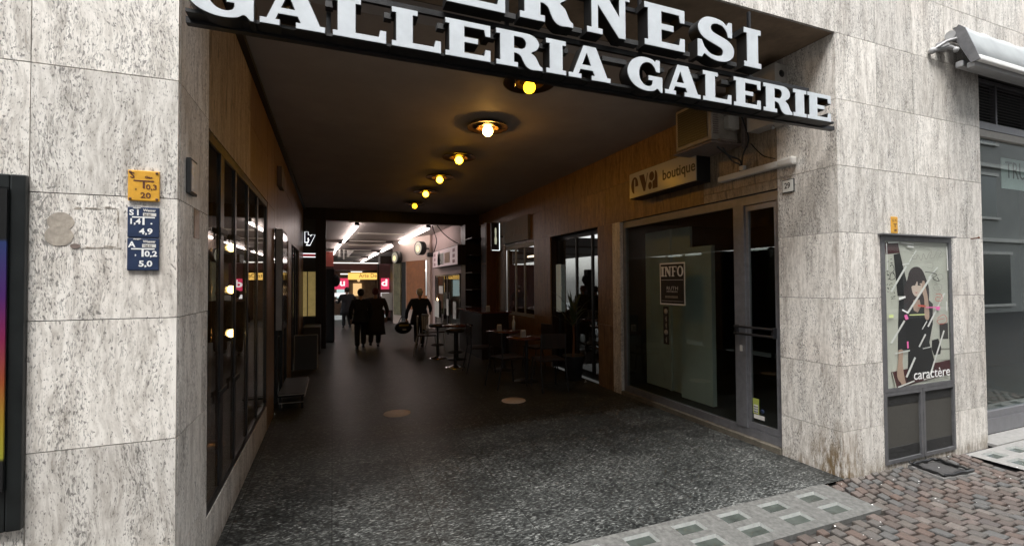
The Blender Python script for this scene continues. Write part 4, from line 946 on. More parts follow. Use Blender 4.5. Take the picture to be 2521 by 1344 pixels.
# gully mat
t = thing('ground_hatch', 'small dark hatch with torn black liner on cobbles under poster case', 'hatch', (4.78, 2.35, 0))
c4 = [Vector((4.575, 2.235, .004)), Vector((4.955, 2.195, .004)), Vector((4.985, 2.49, .004)), Vector((4.625, 2.51, .004))]
cc = sum(c4, Vector())/4
mb = MB(); inn = [cc+(v-cc)*.86 for v in c4]; up = lambda L, z: [Vector((v.x, v.y, z)) for v in L]
for k in range(4): mb.add([up(c4, .006)[k], up(c4, .006)[(k+1) % 4], up(inn, .006)[(k+1) % 4], up(inn, .006)[k]], [(0, 1, 2, 3)])
mb.add(up(c4, .006)+up(c4, -.02), [(k, (k+1) % 4, (k+1) % 4+4, k+4) for k in range(4)])
part('rim', mb, 'pale_concrete', t)
mb = MB(); mb.add(up(inn, .002), [(0, 1, 2, 3)]); part('cover', mb, mat('hatch_cover', (.045, .043, .042), .8, var=.4, scale=50, bump=.6), t)
mb = MB(); ring = [cc+(v-cc)*.90 for v in c4]; L_ = []
for k in range(4):
    a_, b_ = ring[k], ring[(k+1) % 4]
    for j in range(7): s_ = j/7; L_.append(a_.lerp(b_, s_)+Vector((rnd.uniform(-.008, .008), rnd.uniform(-.008, .008), .012+rnd.uniform(0, .012))))
L_.append(L_[0]); mb.tube(L_, [.009+rnd.uniform(0, .006) for _ in L_], 6, False)
c_ = ring[2]; mb.add([c_+Vector((-.17, 0, .01)), c_+Vector((-.11, .01, .01)), c_+Vector((-.125, .01, .075)), c_+Vector((-.15, .005, .04))], [(0, 1, 2, 3)])
c_ = ring[3]; mb.add([c_+Vector((-.02, -.02, .01)), c_+Vector((.03, .0, .01)), c_+Vector((-.01, .01, .05)), c_+Vector((-.035, .0, .03))], [(0, 1, 2, 3)])
part('liner', mb, mat('plastic_black', (.01, .01, .01), .3), t)

# awning
t = thing('awning', 'retracted pale grey fabric awning over the right shop window', 'awning', (7.5, 2.4, 3.6))
ax0 = 5.34; ax1 = 11.8
prof = [(YF-.06, 3.945), (YF-.11, 3.94), (YF-.15, 3.86), (YF-.185, 3.76), (YF-.225, 3.61), (YF-.217, 3.605), (YF-.177, 3.755), (YF-.142, 3.855), (YF-.10, 3.93), (YF-.06, 3.935)]
mb = MB(); N = 60; vs = []
for i in range(N+1):
    x = ax0+.06+(ax1-ax0-.06)*i/N; wv = math.sin(i*1.9)*.008+rnd.uniform(-.004, .004)
    vs += [Vector((x, y, z+(wv if 0 < j < 4 or 5 < j < 9 else 0))) for j, (y, z) in enumerate(prof)]
K = len(prof); mb.add(vs, [(i*K+j, (i+1)*K+j, (i+1)*K+(j+1) % K, i*K+(j+1) % K) for i in range(N) for j in range(K)], True); part('fabric', mb, 'awning_cloth', t)
mb = MB(); mb.bbox((ax0+.05, YF-.255, 3.565), (ax1, YF-.215, 3.612), .01); part('front_bar', mb, 'white', t)
mb = MB(); mb.bbox((ax0+.07, YF-.214, 3.53), (ax1, YF-.15, 3.58), .012); mb.bbox((ax0+.06, YF-.13, 3.56), (ax1, YF-.07, 3.62), .015); part('arm', mb, 'grey_metal', t)
mb = MB(); mb.tube([(ax0+.04, YF-.05, 3.88), (ax1, YF-.05, 3.88)], .042, 14); part('roller', mb, 'grey_metal', t)
mb = MB()
mb.prism([(2.285, 3.565), (2.31, 3.66), (2.385, 3.90), (2.43, 3.95), (2.47, 3.90), (2.44, 3.78), (2.35, 3.56)], lambda u, v, w_: Vector((ax0+.042+.015*w_, u, v))); part('end_cap', mb, 'frame_grey', t)
mb = MB(); mb.bbox((ax0-.10, YF-.06, 3.73), (ax0+.03, YF-.003, 3.80), .01); mb.tube([(ax0-.20, YF-.03, 3.70), (ax0-.05, YF-.08, 3.74), (ax0+.03, YF-.10, 3.72)], .020, 8); mb.tube([(ax0-.21, YF-.02, 3.695), (ax0-.12, YF-.10, 3.77), (ax0+.02, YF-.10, 3.82)], .014, 8)
mb.ball((ax0-.20, YF-.03, 3.70), .030, 10); mb.ball((ax0-.02, YF-.12, 3.70), .024, 10); part('bracket', mb, 'grey_metal', t)

# ================================================================== HALL
HZ = 3.30
HX = lambda x, y: x-.03*(y-13)
H = thing('shopping_hall', 'brightly lit shopping hall with beamed ceiling beyond the dark passage', 'hall', (0, 13, 0))
mb = MB(); mb.box((-8, 12.62, HZ), (4.5, 42, HZ+.1)); part('ceiling', mb, 'hall_plaster', H)
mb = MB(); mb.box((-8, 41.9, 0), (4.5, 42, HZ)); part('end_wall', mb, 'kiosk_red_wall' if 0 else 'dark_wood', H)
mb = MB()
for y in (19.2, 24.6, 30.6, 37.2, 40): mb.box((-8, y, HZ-.05), (3.4, y+.55, HZ-.001))
parts('beam', mb, mat('beam_brown', (.15, .105, .09), .7, var=.1, scale=3.), H)
mb = MB()
for y in (16.2, 21.2, 26.6, 33): mb.box((HX(.9, y), y, HZ-.03), (HX(2.4, y), y+.35, HZ-.002))
for y in (19.2, 24.6, 30.6, 37.2): mb.box((HX(.8, y), y-.02, HZ-.045), (HX(2.2, y), y-.002, HZ-.006))
parts('ceiling_panel', mb, mat('panel_cream', (.75, .70, .62), .6), H)
mb = MB(); wv = [(3.385, 12.62), (3.30, 16.3)]
mb.add([(3.37, 12.61, 1.86), (3.31, 16.3, 1.86), (3.31, 16.3, HZ), (3.37, 12.61, HZ)], [(0, 1, 2, 3)]); mb.add([(3.33, 15.9, 0), (3.31, 16.3, 0), (3.31, 16.3, 1.86), (3.33, 15.9, 1.86)], [(0, 1, 2, 3)])
part('wall', mb, 'pink_wall', H)
mb = MB(); mb.box((4.0, 12.62, 0), (4.05, 16.3, 1.9)); mb.box((3.4, 16.31, 0), (4.05, 16.35, 1.9)); mb.box((3.4, 12.62, 1.87), (4.05, 16.3, 1.9)); part('back_room', mb, 'dark_wood', H)
mb = MB(); mb.box((3.36, 12.7, 0), (3.38, 12.76, 1.86)); mb.box((3.335, 14.1, 0), (3.365, 14.2, 1.86)); mb.box((3.32, 15.83, 0), (3.345, 15.9, 1.86)); mb.box((3.33, 12.7, 1.82), (3.38, 15.9, 1.86)); dd = part('glass_door', mb, 'black_metal', H)
mb = MB(); mb.add([(3.365, 12.76, 0), (3.335, 15.83, 0), (3.335, 15.83, 1.82), (3.365, 12.76, 1.82)], [(0, 1, 2, 3)]); part('pane', mb, 'shop_glass', dd)
mb = MB(); mb.box((3.32, 13.0, .55), (3.325, 13.35, 1.05)); mb.box((3.312, 13.9, .6), (3.318, 14.15, 1.1)); mb.box((3.30, 15.2, .45), (3.305, 15.9, 1.0)); mb.box((3.325, 14.7, 1.25), (3.33, 15.3, 1.5)); parts('notice', mb, 'paper', dd)
# diagonal shop front
A = Vector((2.37, 19.1, 0)); C_ = Vector((3.31, 16.3, 0)); 
def dg(t_, z, o=0.):
    d = C_-A; nn = Vector((-d.y, d.x, 0)).normalized(); p = A+d*t_+nn*(-o); return Vector((p.x, p.y, z))
def dquad(mb_, t0, t1, z0_, z1_, o0, o1):
    vs = [dg(t0, z0_, o0), dg(t1, z0_, o0), dg(t1, z0_, o1), dg(t0, z0_, o1), dg(t0, z1_, o0), dg(t1, z1_, o0), dg(t1, z1_, o1), dg(t0, z1_, o1)]
    mb_.add(vs, [(0, 3, 2, 1), (4, 5, 6, 7), (0, 1, 5, 4), (1, 2, 6, 5), (2, 3, 7, 6), (3, 0, 4, 7)])
mb = MB(); dquad(mb, 0, 1, 2.42, HZ, 0, .1); dquad(mb, .93, 1, 0, 2.42, 0, .1); dquad(mb, 0, .05, 0, 2.42, 0, .1); dquad(mb, .38, .45, 0, 2.42, 0, .1); dquad(mb, .45, .93, 0, .62, 0, .1); dquad(mb, .05, .25, 0, .35, 0, .1); SF2 = part('shop_front', mb, mat('cream_wall', (.60, .48, .42), .7, var=.06, scale=3), H)
mb = MB(); dquad(mb, .25, .38, 0, 2.42, .02, .1); part('column', mb, 'black', SF2)
mb = MB(); dquad(mb, .45, .93, .62, 2.42, .16, .19); part('back_wall', mb, mat('orange_wood', (.22, .085, .035), .6, var=.3, scale=4., emit=(.8, .3, .1), es=.015), SF2)
mb = MB(); dquad(mb, .62, .80, .62, 2.42, .10, .14); part('curtain', mb, mat('brown_cloth', (.16, .06, .03), .7, var=.2, scale=8), SF2)
mb = MB(); dquad(mb, .05, .25, .35, 2.42, .1, .15); part('back_wall', mb, mat('olive', (.20, .19, .11), .6, var=.4, scale=4), SF2)
for k in range(6):
    mb = MB(); p = dg(.68+.035*k, 2.0+rnd.uniform(-.12, .2), .05); mb.ball(p, .035, 8)
    solo('pendant_bulb', mb, mat('warm_pt', (1, .8, .5), .4, emit=(1, .72, .42), es=5.), 'small warm bulb glowing in the orange shop window', 'bulb', 'cluster of small bulbs in the orange shop window')
mb = MB(); p = dg(.84, .98, .04); mb.ball(p, .085, 12); solo('table_globe', mb, M['warm_pt'], 'round glowing globe lamp low in the orange shop window', 'lamp')
mb = MB(); dquad(mb, .68, .92, .7, 1.15, .05, .08); solo('shop_goods', mb, mat('goods', (.30, .25, .2), .6, var=.5, scale=15.), 'pale mixed goods stacked on sill of the orange shop window', 'goods')
mb = MB(); dquad(mb, .09, .2, .75, 1.3, .04, .07); solo('price_board', mb, 'paper', 'small white price board in the narrow olive shop window', 'board')
# glass block of shops in the middle distance
mb = MB(); mb.box((1.85, 20.4, 0), (2.37, 20.45, .15)); mb.box((2.33, 19.1, 0), (2.37, 20.4, 2.42)); mb.box((1.83, 19.6, 2.40), (2.37, 20.45, 2.72)); mb.box((1.80, 20.38, .0), (1.86, 20.46, 2.4)); part('shop_front', mb, 'dark_wood', H)
mb = MB(); mb.box((1.87, 19.5, .5), (2.30, 19.52, 1.2)); solo('white_placard', mb, 'paper', 'square white placard low on the dark glass right of the walkers', 'placard')
# kiosk with posters
K_ = thing('shop_kiosk', 'shop block closing the hall view with red posters and yellow sign band', 'kiosk', (.6, 22.2, 0))
mb = MB(); mb.box((-3, 22, 0), (-.05, 24, 2.5)); mb.box((2.0, 22, 0), (3.2, 24, 2.5)); mb.box((-.05, 22.2, 2.2), (2.0, 24, 2.5)); mb.box((-3, 25, 0), (3.2, 25.05, 2.4)); part('wall', mb, mat('kiosk_red', (.05, .011, .010), .5, var=.2, scale=3), K_)
mb = MB(); mb.box((-.05, 24.0, 0), (2.0, 24.04, 2.2)); part('back_wall', mb, mat('kiosk_inside', (.25, .2, .15), .6, var=.4, scale=3.), K_)
mb = MB(); mb.box((-.05, 21.95, 2.50), (2.1, 21.98, 2.54)); mb.box((.35, 23, 2.02), (1.5, 23.05, 2.07)); mb.box((.8, 22.6, 2.12), (1.3, 22.65, 2.16)); part('light_strip', mb, mat('strip', (1, 1, 1), .5, emit=(1, .93, .85), es=.35), K_)
mb = MB(); mb.box((.2, 23.9, .9), (.55, 23.92, 1.75)); part('lit_panel', mb, mat('cool_lit', (.5, .6, .6), .5, emit=(.6, .8, .8), es=.2), K_)
mb = MB(); mb.box((.95, 23.9, 1.0), (1.35, 23.92, 1.6)); mb.ball((1.2, 23.7, 1.75), .07, 8); part('lit_panel', mb, mat('amber_lit', (.6, .4, .2), .5, emit=(1, .65, .3), es=.22), K_)
# yellow sign
p = at(857, 672, 1, 21.8); q = at(928, 688, 1, 21.8)
t = thing('yellow_sign', 'yellow lit sign band lettered Arte De under the hall ceiling', 'sign', (p.x+.6, 21.8, q.z))
mb = MB(); mb.box((p.x, 21.8, q.z), (q.x, 21.9, p.z)); part('panel', mb, mat('yellow_lit', (.8, .55, .15), .5, emit=(1, .58, .13), es=.26), t)
part('lettering', text('Arte De', .26, frame_at('f', (p.x+(q.x-p.x)*.37, 21.795, q.z+.09)), ext=.002, width=(q.x-p.x)*.62), mat('olive_ink', (.2, .12, .02), .5), t)
# red posters
for (xa_, ya_, xb_, yb2, s_, lab) in ((820, 685, 858, 712, 'bu', 'red lit poster reading bu, left of the walkers'), (938, 685, 958, 712, 'd', 'red lit poster with white letter d, right of the walkers')):
    p = at(xa_, ya_, 1, 21.9); q = at(xb_, yb2, 1, 21.9)
    t = thing('red_poster', lab, 'poster', (p.x, 21.9, q.z), group='red posters on the far shop block')
    mb = MB(); mb.box((p.x, 21.9, q.z), (q.x, 21.95, p.z)); part('panel', mb, mat('red_lit', (.5, .03, .08), .5, emit=(.75, .05, .13), es=.20), t)
    part('lettering', text(s_, .42, frame_at('f', (p.x+.05*(q.x-p.x), 21.895, q.z+.16)), ext=.002, off=.012, width=(q.x-p.x)*.72), mat('white_lit', (.8, .8, .8), .5, emit=(1, .95, .95), es=.22), t)
    mb = MB(); mb.box((p.x, 21.9, q.z-.32), (q.x, 21.95, q.z-.16)); part('caption_panel', mb, M['white_lit'], t)
    mb = MB(); mb.box((p.x, 21.9, q.z-1.55), (q.x-.1, 21.95, q.z-1.15)); part('caption_panel', mb, mat('grey_lit', (.4, .42, .4), .5, emit=(.6, .65, .65), es=.08), t)
# far block upper clutter
mb = MB(); mb.box((-.25, 21.7, 2.35), (.05, 21.75, 3.0)); solo('red_banner', mb, mat('banner', (.35, .07, .05), .6), 'dull red banner hanging at the far left of the hall', 'banner')
mb = MB(); mb.box((.25, 21.6, 2.75), (.33, 21.65, 3.1)); mb.box((.45, 21.6, 2.65), (.5, 21.65, 3.1)); mb.add([(.6, 21.6, 3.05), (.9, 21.6, 3.05), (.62, 21.6, 2.75)], [(0, 1, 2)]); solo('paper_banner', mb, 'paper', 'pale hanging panels above the yellow sign', 'panel')
# tube lights in two rows
tubes = [(2.62, 13.5, 18.9, 0), (2.42, 20.2, 24.1, 0), (2.28, 25.5, 30.2, 0), (2.16, 31.8, 36.7, 0), (.64, 13.6, 18.9, 1), (.30, 20.2, 24.2, 1), (.10, 25.5, 30.2, 1)]
ords = ['nearest', 'second', 'third', 'farthest']; cnt = [0, 0]
for x, ya_, yb2, rw_ in tubes:
    sk = .028; yc = (ya_+yb2)/2; o_ = ords[cnt[rw_]]; cnt[rw_] += 1
    if rw_ == 1 and cnt[1] == 3: o_ = 'farthest'
    t = thing('tube_light', f'{o_} glowing fluorescent tube in the {"right" if not rw_ else "left"} row of the hall ceiling', 'tube light', (x, yc, HZ), group='fluorescent tubes in the hall ceiling')
    x2 = x-sk*(yb2-ya_) if not rw_ else x-.045*(yb2-ya_)
    mb = MB(); mb.tube([(x, ya_, HZ-.10), (x2, yb2, HZ-.10)], .040, 10); part('tube', mb, 'tube_lit', t)
    mb = MB(); mb.tube([(x, ya_-.03, HZ-.062), (x2, yb2+.03, HZ-.062)], .010, 6); mb.bbox((x-.06, ya_-.09, HZ-.09), (x+.06, ya_-.005, HZ-.001), .01); mb.bbox((x2-.05, yb2+.005, HZ-.09), (x2+.05, yb2+.06, HZ-.001), .01); part('fitting', mb, 'charcoal', t)
# wall light-box sign in hall
p = at(1065, 612, 0, 3.10); q = at(1126, 655, 0, 3.10)
t = thing('light_box', 'white light box with small pictures on the pink hall wall', 'light box', (3.2, 14, 2.1))
yb2 = at(1126, 620, 0, 3.10).y; ya_ = at(1065, 640, 0, 3.10).y
mb = MB(); mb.bbox((3.11, yb2, 2.08), (3.36, ya_, 2.62), .01); part('housing', mb, 'dark_wood', t)
mb = MB(); mb.box((3.098, yb2+.02, 2.10), (3.109, ya_-.02, 2.60)); part('face', mb, mat('box_face', (.7, .55, .55), .5, emit=(1, .78, .78), es=.05), t)
mb = MB(); Wd = ya_-yb2
for i, z in enumerate((2.15, 2.3, 2.45)): mb.box((3.094, yb2+.08*Wd, z), (3.0975, yb2+.16*Wd, z+.09)); mb.box((3.094, ya_-.14*Wd, z), (3.0975, ya_-.08*Wd, z+.09))
part('picture', mb, mat('dull_red', (.4, .2, .22), .5), t)
mb = MB(); mb.box((3.094, ya_-.50*Wd, 2.16), (3.0975, ya_-.24*Wd, 2.5)); mb.prism([(0, 0), (.3, 0), (.24, .4), (.15, .46), (.05, .36)], lambda u, v, w_: Vector((3.096-.002*w_, ya_-.25*Wd-u*1.2, 2.14+v))); part('picture', mb, mat('dull_grey', (.33, .33, .31), .5), t)
mb = MB(); mb.box((3.094, ya_-.74*Wd, 2.18), (3.0975, ya_-.54*Wd, 2.48)); part('picture', mb, mat('dull_tan', (.45, .28, .18), .5), t)
# round double sided clock signs
for i, (px, py, y_, s_) in enumerate(((1035, 611, 16.2, .24), (977, 634, 18.2, .24))):
    p = at(px, py, 1, y_); t = thing('round_sign', ['nearer round lit sign drum projecting from the hall wall', 'farther round lit sign drum projecting from the hall wall'][i], 'sign', (0, 0, 0), group='round drum signs on the hall wall')
    mb = MB(); mb.lathe((0, 0, 0), [(s_*.9, -.10), (s_, -.10), (s_, .10), (s_*.9, .10), (.001, .10)], 28, ax=0); mb.box((.1, -.02, -.02), (.4, .02, .02)); part('drum', mb, 'black', t, local=True)
    mb = MB(); mb.lathe((0, 0, 0), [(.001, -.095), (s_*.9, -.095)], 28, ax=0); part('face', mb, mat('clock_face', (.5, .48, .4), .5, emit=(.8, .78, .6), es=.04), t, local=True)
    mb = MB(); mb.lathe((-.005, .02, -.03), [(.001, -.095), (s_*.42, -.095)], 20, ax=0); part('lit_disc', mb, mat('clock_lit', (.9, .8, .4), .5, emit=(1, .85, .4), es=.28), t, local=True)
    t.location = p; t.rotation_euler = (0, 0, R(23))
# wrought wall ornament
p = at(1006, 625, 0, 2.95); mb = MB(); mb.tube([p+Vector((0, 0, -.3)), p+Vector((0, .05, -.1)), p+Vector((0, -.05, .1)), p+Vector((0, 0, .3))], .04, 6); solo('wall_ornament', mb, 'rust', 'narrow dark red ornament high on the hall wall', 'ornament')
# cables by the portal
def ap(px, py, y_): return tuple(at(px, py, 1, y_))
cable('cable', [ap(1064, 556, 12.8), ap(1070, 575, 12.9), ap(1075, 595, 13.2), ap(1068, 622, 13.6)], .012, 'dark_wood', 'short hanging cable dropping to the dark bag like box near the light box')
cable('cable', [ap(1076, 555, 12.75), ap(1090, 573, 12.75), ap(1108, 588, 12.75), ap(1136, 602, 12.75), ap(1180, 600, 12.3), ap(1206, 575, 11.8)], .012, 'dark_wood', 'long sagging cable crossing the portal corner to the passage wall')
# shelf-top black box
p = at(1062, 628, 1, 15.2); mb = MB(); mb.bbox(p-Vector((.14, .1, .06)), p+Vector((.16, .1, .08)), .03); solo('black_speaker', mb, 'black', 'small black loudspeaker on top left of the hall light box', 'loudspeaker')

# neon shop sign left of portal
t = thing('neon_sign', 'blue letters with white halo over a red bar, left of portal', 'sign', (-.6, 12.4, 2.2))
part('lettering', text('ly', .30, frame_at('f', (-.62, 12.372, 2.645)), ext=.012, off=.020, width=.22), mat('neon_blue', (.01, .01, .10), .4), t)
mb = MB(); mb.merge(text('ly', .30, frame_at('f', (-.635, 12.40, 2.64)), ext=.003, off=.034, width=.245)); part('halo', mb, mat('halo', (1, 1, 1), .5, emit=(.9, .95, 1), es=.35), t)
mb = MB(); mb.box((-.80, 12.38, 2.27), (-.40, 12.41, 2.33)); part('red_bar', mb, mat('red_bar', (.25, .01, .02), .5, emit=(.5, .02, .03), es=.08), t)
mb = MB(); mb.box((-.80, 12.39, 2.25), (-.385, 12.405, 2.269)); mb.box((-.80, 12.39, 2.331), (-.385, 12.405, 2.35)); part('halo', mb, M['halo'], t)
# neon on cafe wall
p = at(1213, 548, 0, 3.55); t = thing('hanging_sign', 'small upright sign edged in white neon hanging from the cafe wall', 'sign', (3.6, 10.6, 2.4))
yn = 10.45; a = at(1213, 548, 1, yn); b = at(1228, 618, 1, yn)
mb = MB(); mb.bbox((a.x-.03, yn, b.z), (b.x+.04, yn+.08, a.z+.0), .005); mb.box((b.x+.04, yn+.03, (a.z+b.z)/2), (XR, yn+.05, (a.z+b.z)/2+.03)); part('panel', mb, 'black', t)
mb = MB(); mb.box((b.x+.012, yn-.012, b.z+.02), (b.x+.024, yn-.001, a.z-.01)); mb.box((a.x-.02, yn-.012, b.z+.01), (b.x+.012, yn-.001, b.z+.022)); part('neon', mb, mat('neon_white', (1, 1, 1), .5, emit=(.9, 1, 1), es=.4), t)
mb = MB(); cx = (a.x+b.x)/2-.005; mb.lathe((cx, yn-.006, b.z+.16), [(.001, .0), (.022, 0), (.03, .12), (.015, .20), (.022, .30), (.018, .38), (.001, .40)], 12); part('figure', mb, mat('fig_lit', (.6, .6, .4), .5, emit=(.7, .75, .55), es=.12), t)
# painted cafe sign board
t = thing('cafe_sign', 'grey board with faded illegible painted marks above the cafe window', 'sign', (3.8, 9.6, 2.42))
mb = MB(); mb.bbox((3.79, 8.82, 2.50), (XR-.003, 10.3, 3.02), .004); part('board', mb, mat('board_grey', (.17, .15, .145), .6, var=.15, scale=6), t)
mb = MB(); mat('faded', (.26, .24, .23), .6)
for k in range(16): y = 10.15-k*.075; h = rnd.uniform(.05, .16); z = rnd.uniform(2.60, 2.74); mb.box((3.786, y-rnd.uniform(.01, .04), z), (3.789, y, z+h))
parts('faded_marks', mb, 'faded', t)
# wood cupboard on right by portal
t = thing('wall_cabinet', 'tall wooden cabinet beside the portal with a dark inset', 'cabinet', (3.7, 11.3, 0))
mb = MB(); mb.box((3.60, 11.0, .0), (XR-.004, 11.45, 3.1)); part('carcass', mb, 'wood', t)
mb = MB(); mb.box((3.592, 11.05, 2.1), (3.599, 11.4, 3.0)); mb.box((3.592, 11.05, .1), (3.599, 11.4, 2.06)); part('door', mb, 'dark_wood', t)

# left wall things
t = thing('wall_showcase', 'upright shallow glazed showcase on the left wall beyond the display window', 'showcase', (-.6, 6.6, .9))
mb = MB(); mb.bbox((XL+.003, 6.36, 1.02), (XL+.09, 6.98, 2.28), .006); part('frame', mb, 'black', t)
mb = MB(); mb.box((XL+.091, 6.40, 1.06), (XL+.094, 6.94, 2.24)); part('glass', mb, mat('mirror_dark', (.25, .25, .25), .08, .9), t)
mb = MB(); mb.box((XL+.02, 6.352, 1.03), (XL+.085, 6.359, 2.27)); part('edge_strip', mb, 'grey_metal', t)
mb = MB(); mb.bbox((XL+.003, 6.6, 2.86), (XL+.06, 6.95, 3.12), .006); solo('junction_box', mb, mat('jbox', (.10, .07, .05), .6), 'small brown box high on the left passage wall', 'box')
def aboard(loc, rz, label):
    t = thing('sandwich_board', label, 'sign board', (0, 0, 0), group='folding boards by the left passage wall')
    mb = MB()
    mb.add([(-.2, -.15, 0), (.2, -.15, 0), (.2, -.01, .62), (-.2, -.01, .62), (-.2, -.13, 0), (.2, -.13, 0), (.2, .0, .62), (-.2, .0, .62)], [(0, 1, 2, 3), (4, 5, 6, 7), (0, 1, 5, 4), (2, 3, 7, 6), (1, 2, 6, 5), (0, 3, 7, 4)]); part('panel', mb, 'black', t, local=True)
    mb = MB(); mb.tube([(.2, -.15, 0), (.2, -.01, .63)], .009, 6); mb.tube([(-.2, -.15, 0), (-.2, -.01, .63)], .009, 6); mb.tube([(.2, .15, 0), (.2, .01, .63)], .009, 6); mb.tube([(-.2, .15, 0), (-.2, .01, .63)], .009, 6); mb.tube([(-.2, 0, .63), (.2, 0, .63)], .009, 6); part('frame', mb, 'grey_metal', t, local=True)
    t.location = loc; t.rotation_euler = (0, 0, rz); return t
aboard((-.46, 9.6, 0), R(0), 'farther dark folding board standing by the left passage wall')
t = thing('low_bench', 'low dark bench with thin pale rails against the left wall', 'bench', (-.5, 7.2, 0))
mb = MB(); mb.bbox((XL+.02, 6.55, .16), (-.33, 7.7, .20), .01); part('seat', mb, 'black', t)
mb = MB(); mb.tube([(-.33, 6.53, .16), (-.33, 7.7, .16)], .008, 6); mb.tube([(XL+.03, 6.54, .19), (-.33, 6.54, .19)], .006, 6); mb.tube([(XL+.03, 6.54, .09), (-.34, 6.54, .09)], .006, 6); part('rail', mb, 'grey_metal', t)
for y in (6.58, 7.66):
    for x in (XL+.05, -.36): mb = MB(); mb.tube([(x, y, 0), (x, y, .16)], .014, 8); part('leg', mb, 'black', t)
t = thing('display_rack', 'tall dark draped rack with a round knob beside the portal', 'rack', (-.05, 13.6, 0))
mb = MB(); mb.bbox((-.22, 13.5, .0), (.06, 13.8, 2.02), .05); part('body', mb, 'cloth_black', t); mb = MB(); mb.ball((.08, 13.62, 1.68), .14, 14, (.9, 1, 1.2)); part('knob', mb, 'cloth_black', t)
mb = MB(); mb.bbox((-.62, 11.4, 0), (-.25, 12.3, .62), .02); solo('planter_box', mb, 'charcoal', 'low dark box on the floor below the yellow shop window', 'box')

# floor discs
for i, (x, y) in enumerate(((.745, 5.85), (2.295, 5.87))):
    mb = MB(); mb.lathe((x, y, .0), [(.001, .0045), (.162, .0045), (.164, .0005)], 32); mb.box((x-.01, y+.02, .0046), (x+.08, y+.05, .0052))
    solo('floor_sticker', mb, mat('floor_decal', (.62, .55, .52), .5, var=.15, scale=12), ['round pale floor sticker in the middle of the passage', 'round pale floor sticker near the cafe tables'][i], 'floor sticker', 'round stickers on the passage floor')

# ================================================================== CAFE FURNITURE
def chair(loc, rz, label, striped=False):
    t = thing('cafe_chair', label, 'chair', (0, 0, 0), group='metal framed cafe chairs')
    mb = MB(); mb.bbox((-.21, -.2, .43), (.21, .21, .46), .012); part('seat', mb, 'dark_wood', t, local=True)
    if striped:
        for k in range(6): mb = MB(); x = -.17+k*.068; mb.bbox((x-.012, .20+.0, .50), (x+.012, .215, .83), .004); part('back_slat', mb, 'paper' if k % 2 else 'grey_metal', t, local=True)
        mb = MB(); mb.bbox((-.20, .19, .82), (.20, .225, .87), .01); part('backrest', mb, 'grey_metal', t, local=True)
    else:
        mb = MB(); mb.bbox((-.20, .20, .62), (.20, .225, .84), .01); part('backrest', mb, 'dark_wood', t, local=True)
    for sx in (-1, 1):
        mb = MB(); mb.tube([(sx*.20, .30, 0), (sx*.195, .21, .44), (sx*.19, .225, .84)], .011, 8); part('leg', mb, 'alu_dark' if not striped else 'grey_metal', t, local=True)
        mb = MB(); mb.tube([(sx*.20, -.22, 0), (sx*.19, -.17, .44)], .011, 8); part('leg', mb, 'alu_dark' if not striped else 'grey_metal', t, local=True)
    t.location = loc; t.rotation_euler = (0, 0, rz); return t
def stool(loc, label):
    t = thing('bar_stool', label, 'bar stool', (0, 0, 0), group='chrome bar stools by the cafe')
    mb = MB(); mb.lathe((0, 0, .66), [(.001, 0), (.17, 0), (.185, .02), (.185, .05), (.16, .07), (.001, .075)], 24); part('seat', mb, mat('seat_leather', (.02, .016, .015), .4), t, local=True)
    mb = MB(); mb.tube([(0, 0, .02), (0, 0, .3)], .03, 12); mb.tube([(0, 0, .3), (0, 0, .66)], .02, 12); part('pole', mb, 'alu_dark', t, local=True)
    mb = MB(); mb.lathe((0, 0, 0), [(.001, .05), (.03, .048), (.10, .022), (.19, .010), (.195, 0)], 28); part('base', mb, 'chrome', t, local=True)
    mb = MB(); P = [(math.cos(a_)*.14, math.sin(a_)*.14, .28) for a_ in [k*math.pi/8 for k in range(17)]]; mb.tube(P, .009, 6, False); mb.tube([(-.14, 0, .28), (.14, 0, .28)], .008, 6); part('footrest', mb, 'alu_dark', t, local=True)
    t.location = loc; return t
def table(loc, label, h=.72, r_=.33):
    t = thing('cafe_table', label, 'table', (0, 0, 0), group='small round cafe tables')
    mb = MB(); mb.lathe((0, 0, h), [(.001, -.03), (r_-.01, -.03), (r_, -.02), (r_, 0), (.001, 0)], 32); part('table_top', mb, mat('table_top', (.09, .03, .025), .18), t, local=True)
    mb = MB(); mb.tube([(0, 0, .02), (0, 0, h-.03)], .028, 12); part('pole', mb, 'alu_dark', t, local=True)
    mb = MB(); mb.lathe((0, 0, 0), [(.001, .04), (.04, .035), (.2, .012), (.205, 0)], 24); part('base', mb, 'alu_dark', t, local=True)
    t.location = loc; return t
stool((2.18, 8.62, 0), 'bar stool nearest the street with its chrome foot catching light'); stool((2.10, 9.80, 0), 'bar stool farther in, half hidden by the nearer one')
table((2.95, 6.95, 0), 'dark round cafe table with napkin holder nearest the boutique'); table((2.95, 8.0, 0), 'dark round cafe table in the middle with napkin holder and bottle'); table((2.45, 9.5, 0), 'farther round cafe table beside the bar stools')
chair((2.55, 6.75, 0), R(100), 'dark cafe chair nearest the street turned sideways to the table'); chair((3.05, 6.35, 0), R(175), 'dark cafe chair with its back to the street'); chair((3.45, 7.6, 0), R(-80), 'dark cafe chair against the recessed cafe glass'); chair((2.5, 8.0, 0), R(85), 'dark cafe chair between the middle table and the walkway')
chair((1.98, 10.35, 0), R(80), 'slatted pale striped chair at the edge of the walkway', True); chair((2.25, 10.95, 0), R(100), 'slatted pale striped chair just behind the first striped one', True)
